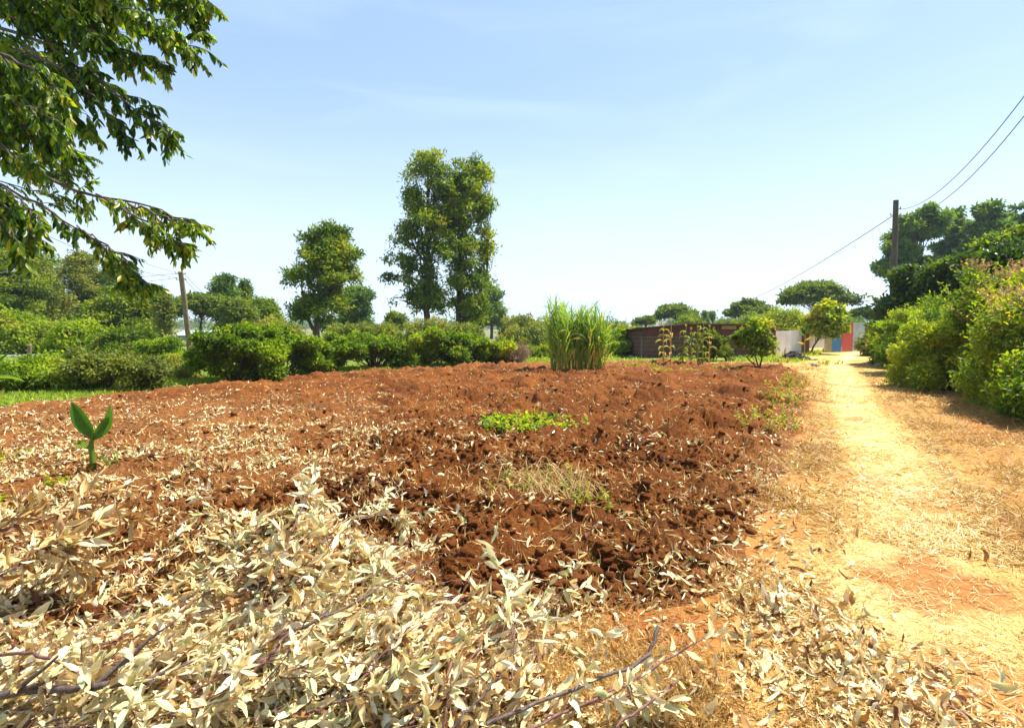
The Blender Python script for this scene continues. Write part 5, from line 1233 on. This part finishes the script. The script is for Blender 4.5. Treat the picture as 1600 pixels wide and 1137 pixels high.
# ================================================================== cut branches on the heap
def zt(x, y): return float(gz(x, y))
def branch(label, pts, r0, r1, mat='twig', leaves=0, seed=1, lift=.095, group='cut branches lying on the leaf heap', sub=0, size=.085, tone=.5, name='cut_branch'):
    """pts: photo pixels with height above the heap"""
    rng = np.random.default_rng(seed); C = []
    for px, py, hgt in pts:
        z = .2
        for _ in range(12):                                     # where the view line meets the heap
            cx, cy = (px - CXP) / FPX, (CYP - py) / FPX; v = np.array([cx, math.cos(PITCH) + math.sin(PITCH) * cy, -math.sin(PITCH) + math.cos(PITCH) * cy])
            t = (CAMH - z) / -v[2]; x, y = v[0] * t, v[1] * t; z = zt(x, y) + lift + hgt
        C.append((x, y, z))
    C = np.array(C); q = C[0] * [1, 1, 1]; root = thing(name, label, 'branch', tuple(q), group)
    t = np.linspace(0, len(C) - 1, 18); P = np.stack([np.interp(t, range(len(C)), C[:, i]) for i in range(3)], 1)
    for _ in range(2): P[1:-1] = (P[:-2] + 2 * P[1:-1] + P[2:]) / 4
    P[1:-1] += rng.normal(0, .004, (16, 3)); mb = MB(); mb.tube(P, np.linspace(r0, r1, 18), 8); mb.build('stem', M[mat], root, q)
    ends = []; tp_ = root
    if sub:
        mb = MB()
        for k in range(sub):
            i = rng.integers(3, 16); T = nrm(P[i + 1] - P[i]); e = P[i] + nrm(T + rng.normal(0, .4, 3)) * rng.uniform(.15, .4); e[2] = max(e[2], zt(e[0], e[1]) + .04)
            b_ = bend(rng, P[i], e, 6, .04); mb.tube(b_, np.linspace(r1 * 1.1 + .001, .001, 6), 4); ends.append(b_)
        tp_ = mb.build('twigs', M[mat], root, q)
    if leaves:
        paths = ends or [P]; lb_ = MB()
        for b_ in paths:
            m = max(leaves // len(paths), 3); tt = rng.uniform(.1, 1, m) * (len(b_) - 1); i0 = np.minimum(tt.astype(int), len(b_) - 2); Q = b_[i0] + (b_[i0 + 1] - b_[i0]) * (tt - i0)[:, None]
            T = nrm(b_[i0 + 1] - b_[i0]); L = size * rng.uniform(.6, 1.25, m); D = nrm(T * .6 + rdir(rng, m) * .7 + [0, 0, -.35])
            ribbon(lb_, Q, D, rdir(rng, m) + [0, 0, .6], L, L * rng.uniform(.2, .34, m), rng.normal(.4, .8, m), LEAFP, .28, rng.normal(0, .7, m), 0, np.clip(rng.normal(tone, .18, m), 0, 1), .4, rng)
        lb_.build('dry_leaves', M['dry'], tp_, q)
branch('thick grey brown branch lying level across the lower left corner', [(-90, 1095, .02), (60, 1078, .04), (150, 1072, .05), (236, 1063, .05)], .017, .012, 'graytwig', 60, 301, sub=5)
branch('thin reddish branch arching above the thick one in the lower left corner', [(-80, 1026, .03), (30, 1018, .06), (80, 1028, .07), (135, 1056, .03)], .008, .006, 'twig', 0, 302)
branch('long thin twig pointing up right to a pale leaf in the middle of the heap', [(420, 1000, .0), (520, 960, .04), (600, 912, .07), (684, 872, .08)], .007, .0025, 'graytwig', 14, 303, sub=2)
branch('dark stick with an upturned broken end in the lower middle', [(760, 1130, .02), (870, 1085, .04), (1005, 1035, .08), (1018, 1010, .13), (1029, 978, .19)], .007, .008, 'graytwig', 0, 304)
branch('reddish stick crossing behind the upturned dark stick', [(800, 1150, .02), (930, 1092, .05), (1010, 1050, .08), (1078, 1008, .12)], .006, .004, 'twig', 18, 305, sub=2)
branch('straight reddish stick at the bottom edge right of the upturned one', [(930, 1155, .02), (1000, 1110, .04), (1060, 1062, .06)], .006, .005, 'twig', 0, 306)
branch('bundle stick curving through the middle of the bottom edge', [(690, 1150, .02), (740, 1100, .06), (785, 1050, .1)], .007, .004, 'graytwig', 10, 307)
branch('upright thin red twig in the middle of the bottom edge', [(690, 1150, .02), (700, 1095, .1), (706, 1045, .17)], .005, .003, 'twig', 0, 308)
branch('pale pinkish cut stick lying on bare soil above the heap', [(384, 778, .01), (404, 797, .02), (424, 818, .04)], .011, .009, 'twig', 0, 309, lift=.03)
branch('reddish stick half buried left of the middle of the heap', [(395, 1050, .02), (425, 1020, .04), (455, 985, .05)], .008, .006, 'twig', 0, 310)
rb = np.random.default_rng(66)
TG = 'brittle leafy twigs on the leaf heap'
for k, (x, y, dxx, dyy) in enumerate([(300, 1080, 150, -70), (370, 1040, 160, -110), (480, 1110, 170, -80), (560, 1060, 120, -120), (620, 1000, 150, -70), (150, 1010, 150, -60), (250, 960, 140, -80), (420, 930, 140, -70), (560, 940, 90, -90), (700, 1060, 120, -120), (760, 1010, 130, -90), (850, 1120, 150, -40), (330, 880, 60, -60), (470, 860, 40, -60), (60, 1130, 160, -30), (200, 1130, 180, -40), (340, 1140, 120, -100), (640, 1130, 100, -70)]):
    branch('one of many brittle leafy twigs bedded flat in the leaf heap', [(x, y, 0), (x + dxx * .5, y + dyy * .55, .03), (x + dxx, y + dyy, .04)], .005, .0015, 'twig', 110, 320 + k, group=TG, sub=6, tone=.62 + rb.normal(0, .1))
# standing leafy branches, left edge and heap top
branch('dry brown leafed branch reaching up at the left frame edge', [(-60, 900, 0), (-10, 860, .1), (20, 810, .22), (42, 765, .34)], .006, .002, 'twig', 170, 351, sub=8, size=.09, tone=.2, group=None)
branch('dry tan leafed branch curving over the soil near the left frame edge', [(-80, 860, .1), (20, 815, .3), (110, 790, .36), (195, 812, .3)], .006, .002, 'twig', 190, 352, sub=9, size=.1, tone=.28, group=None)
branch('bushy tan leaf branch below the curving one at the left frame edge', [(-80, 960, .1), (0, 900, .22), (60, 860, .3), (110, 850, .3)], .007, .002, 'twig', 300, 353, sub=12, size=.11, tone=.34, group=None)
branch('leafy branch hanging off the left slope of the main heap', [(430, 830, .12), (370, 800, .16), (345, 815, .1), (335, 850, .04)], .006, .002, 'twig', 240, 354, sub=10, size=.09, tone=.62, group=None)
branch('leafy branch topping the main heap', [(380, 880, .05), (430, 830, .12), (480, 800, .16), (520, 800, .12)], .006, .002, 'twig', 300, 355, sub=12, size=.09, tone=.5, group=None)
branch('leafy branch spilling off the right side of the main heap', [(500, 850, .05), (560, 810, .08), (620, 800, .08), (655, 830, .03)], .006, .002, 'twig', 260, 356, sub=10, size=.085, tone=.68, group=None)
branch('single upright greenish dry shoot right of the heap', [(800, 1060, 0), (805, 985, .1), (800, 940, .18), (796, 900, .24)], .004, .0015, 'twig', 60, 357, sub=4, size=.1, tone=.82, group=None)

# ================================================================== haze
mb = MB(); mb.box((-1700, -1650, -2.5), (1700, 1700, 60))
hzm = bpy.data.materials.new('haze'); hzm.use_nodes = True; hn = hzm.node_tree.nodes; hl = hzm.node_tree.links; hn.remove(hn['Principled BSDF'])
pv_ = hn.new('ShaderNodeVolumePrincipled'); pv_.inputs['Color'].default_value = (.7, .85, 1, 1); pv_.inputs['Density'].default_value = 0.0003; pv_.inputs['Anisotropy'].default_value = 0.2
hl.new(pv_.outputs['Volume'], hn['Material Output'].inputs['Volume'])
o = mb.build('haze', hzm); tag(o, 'thin pale blue haze over the far trees', 'haze', kind='stuff')
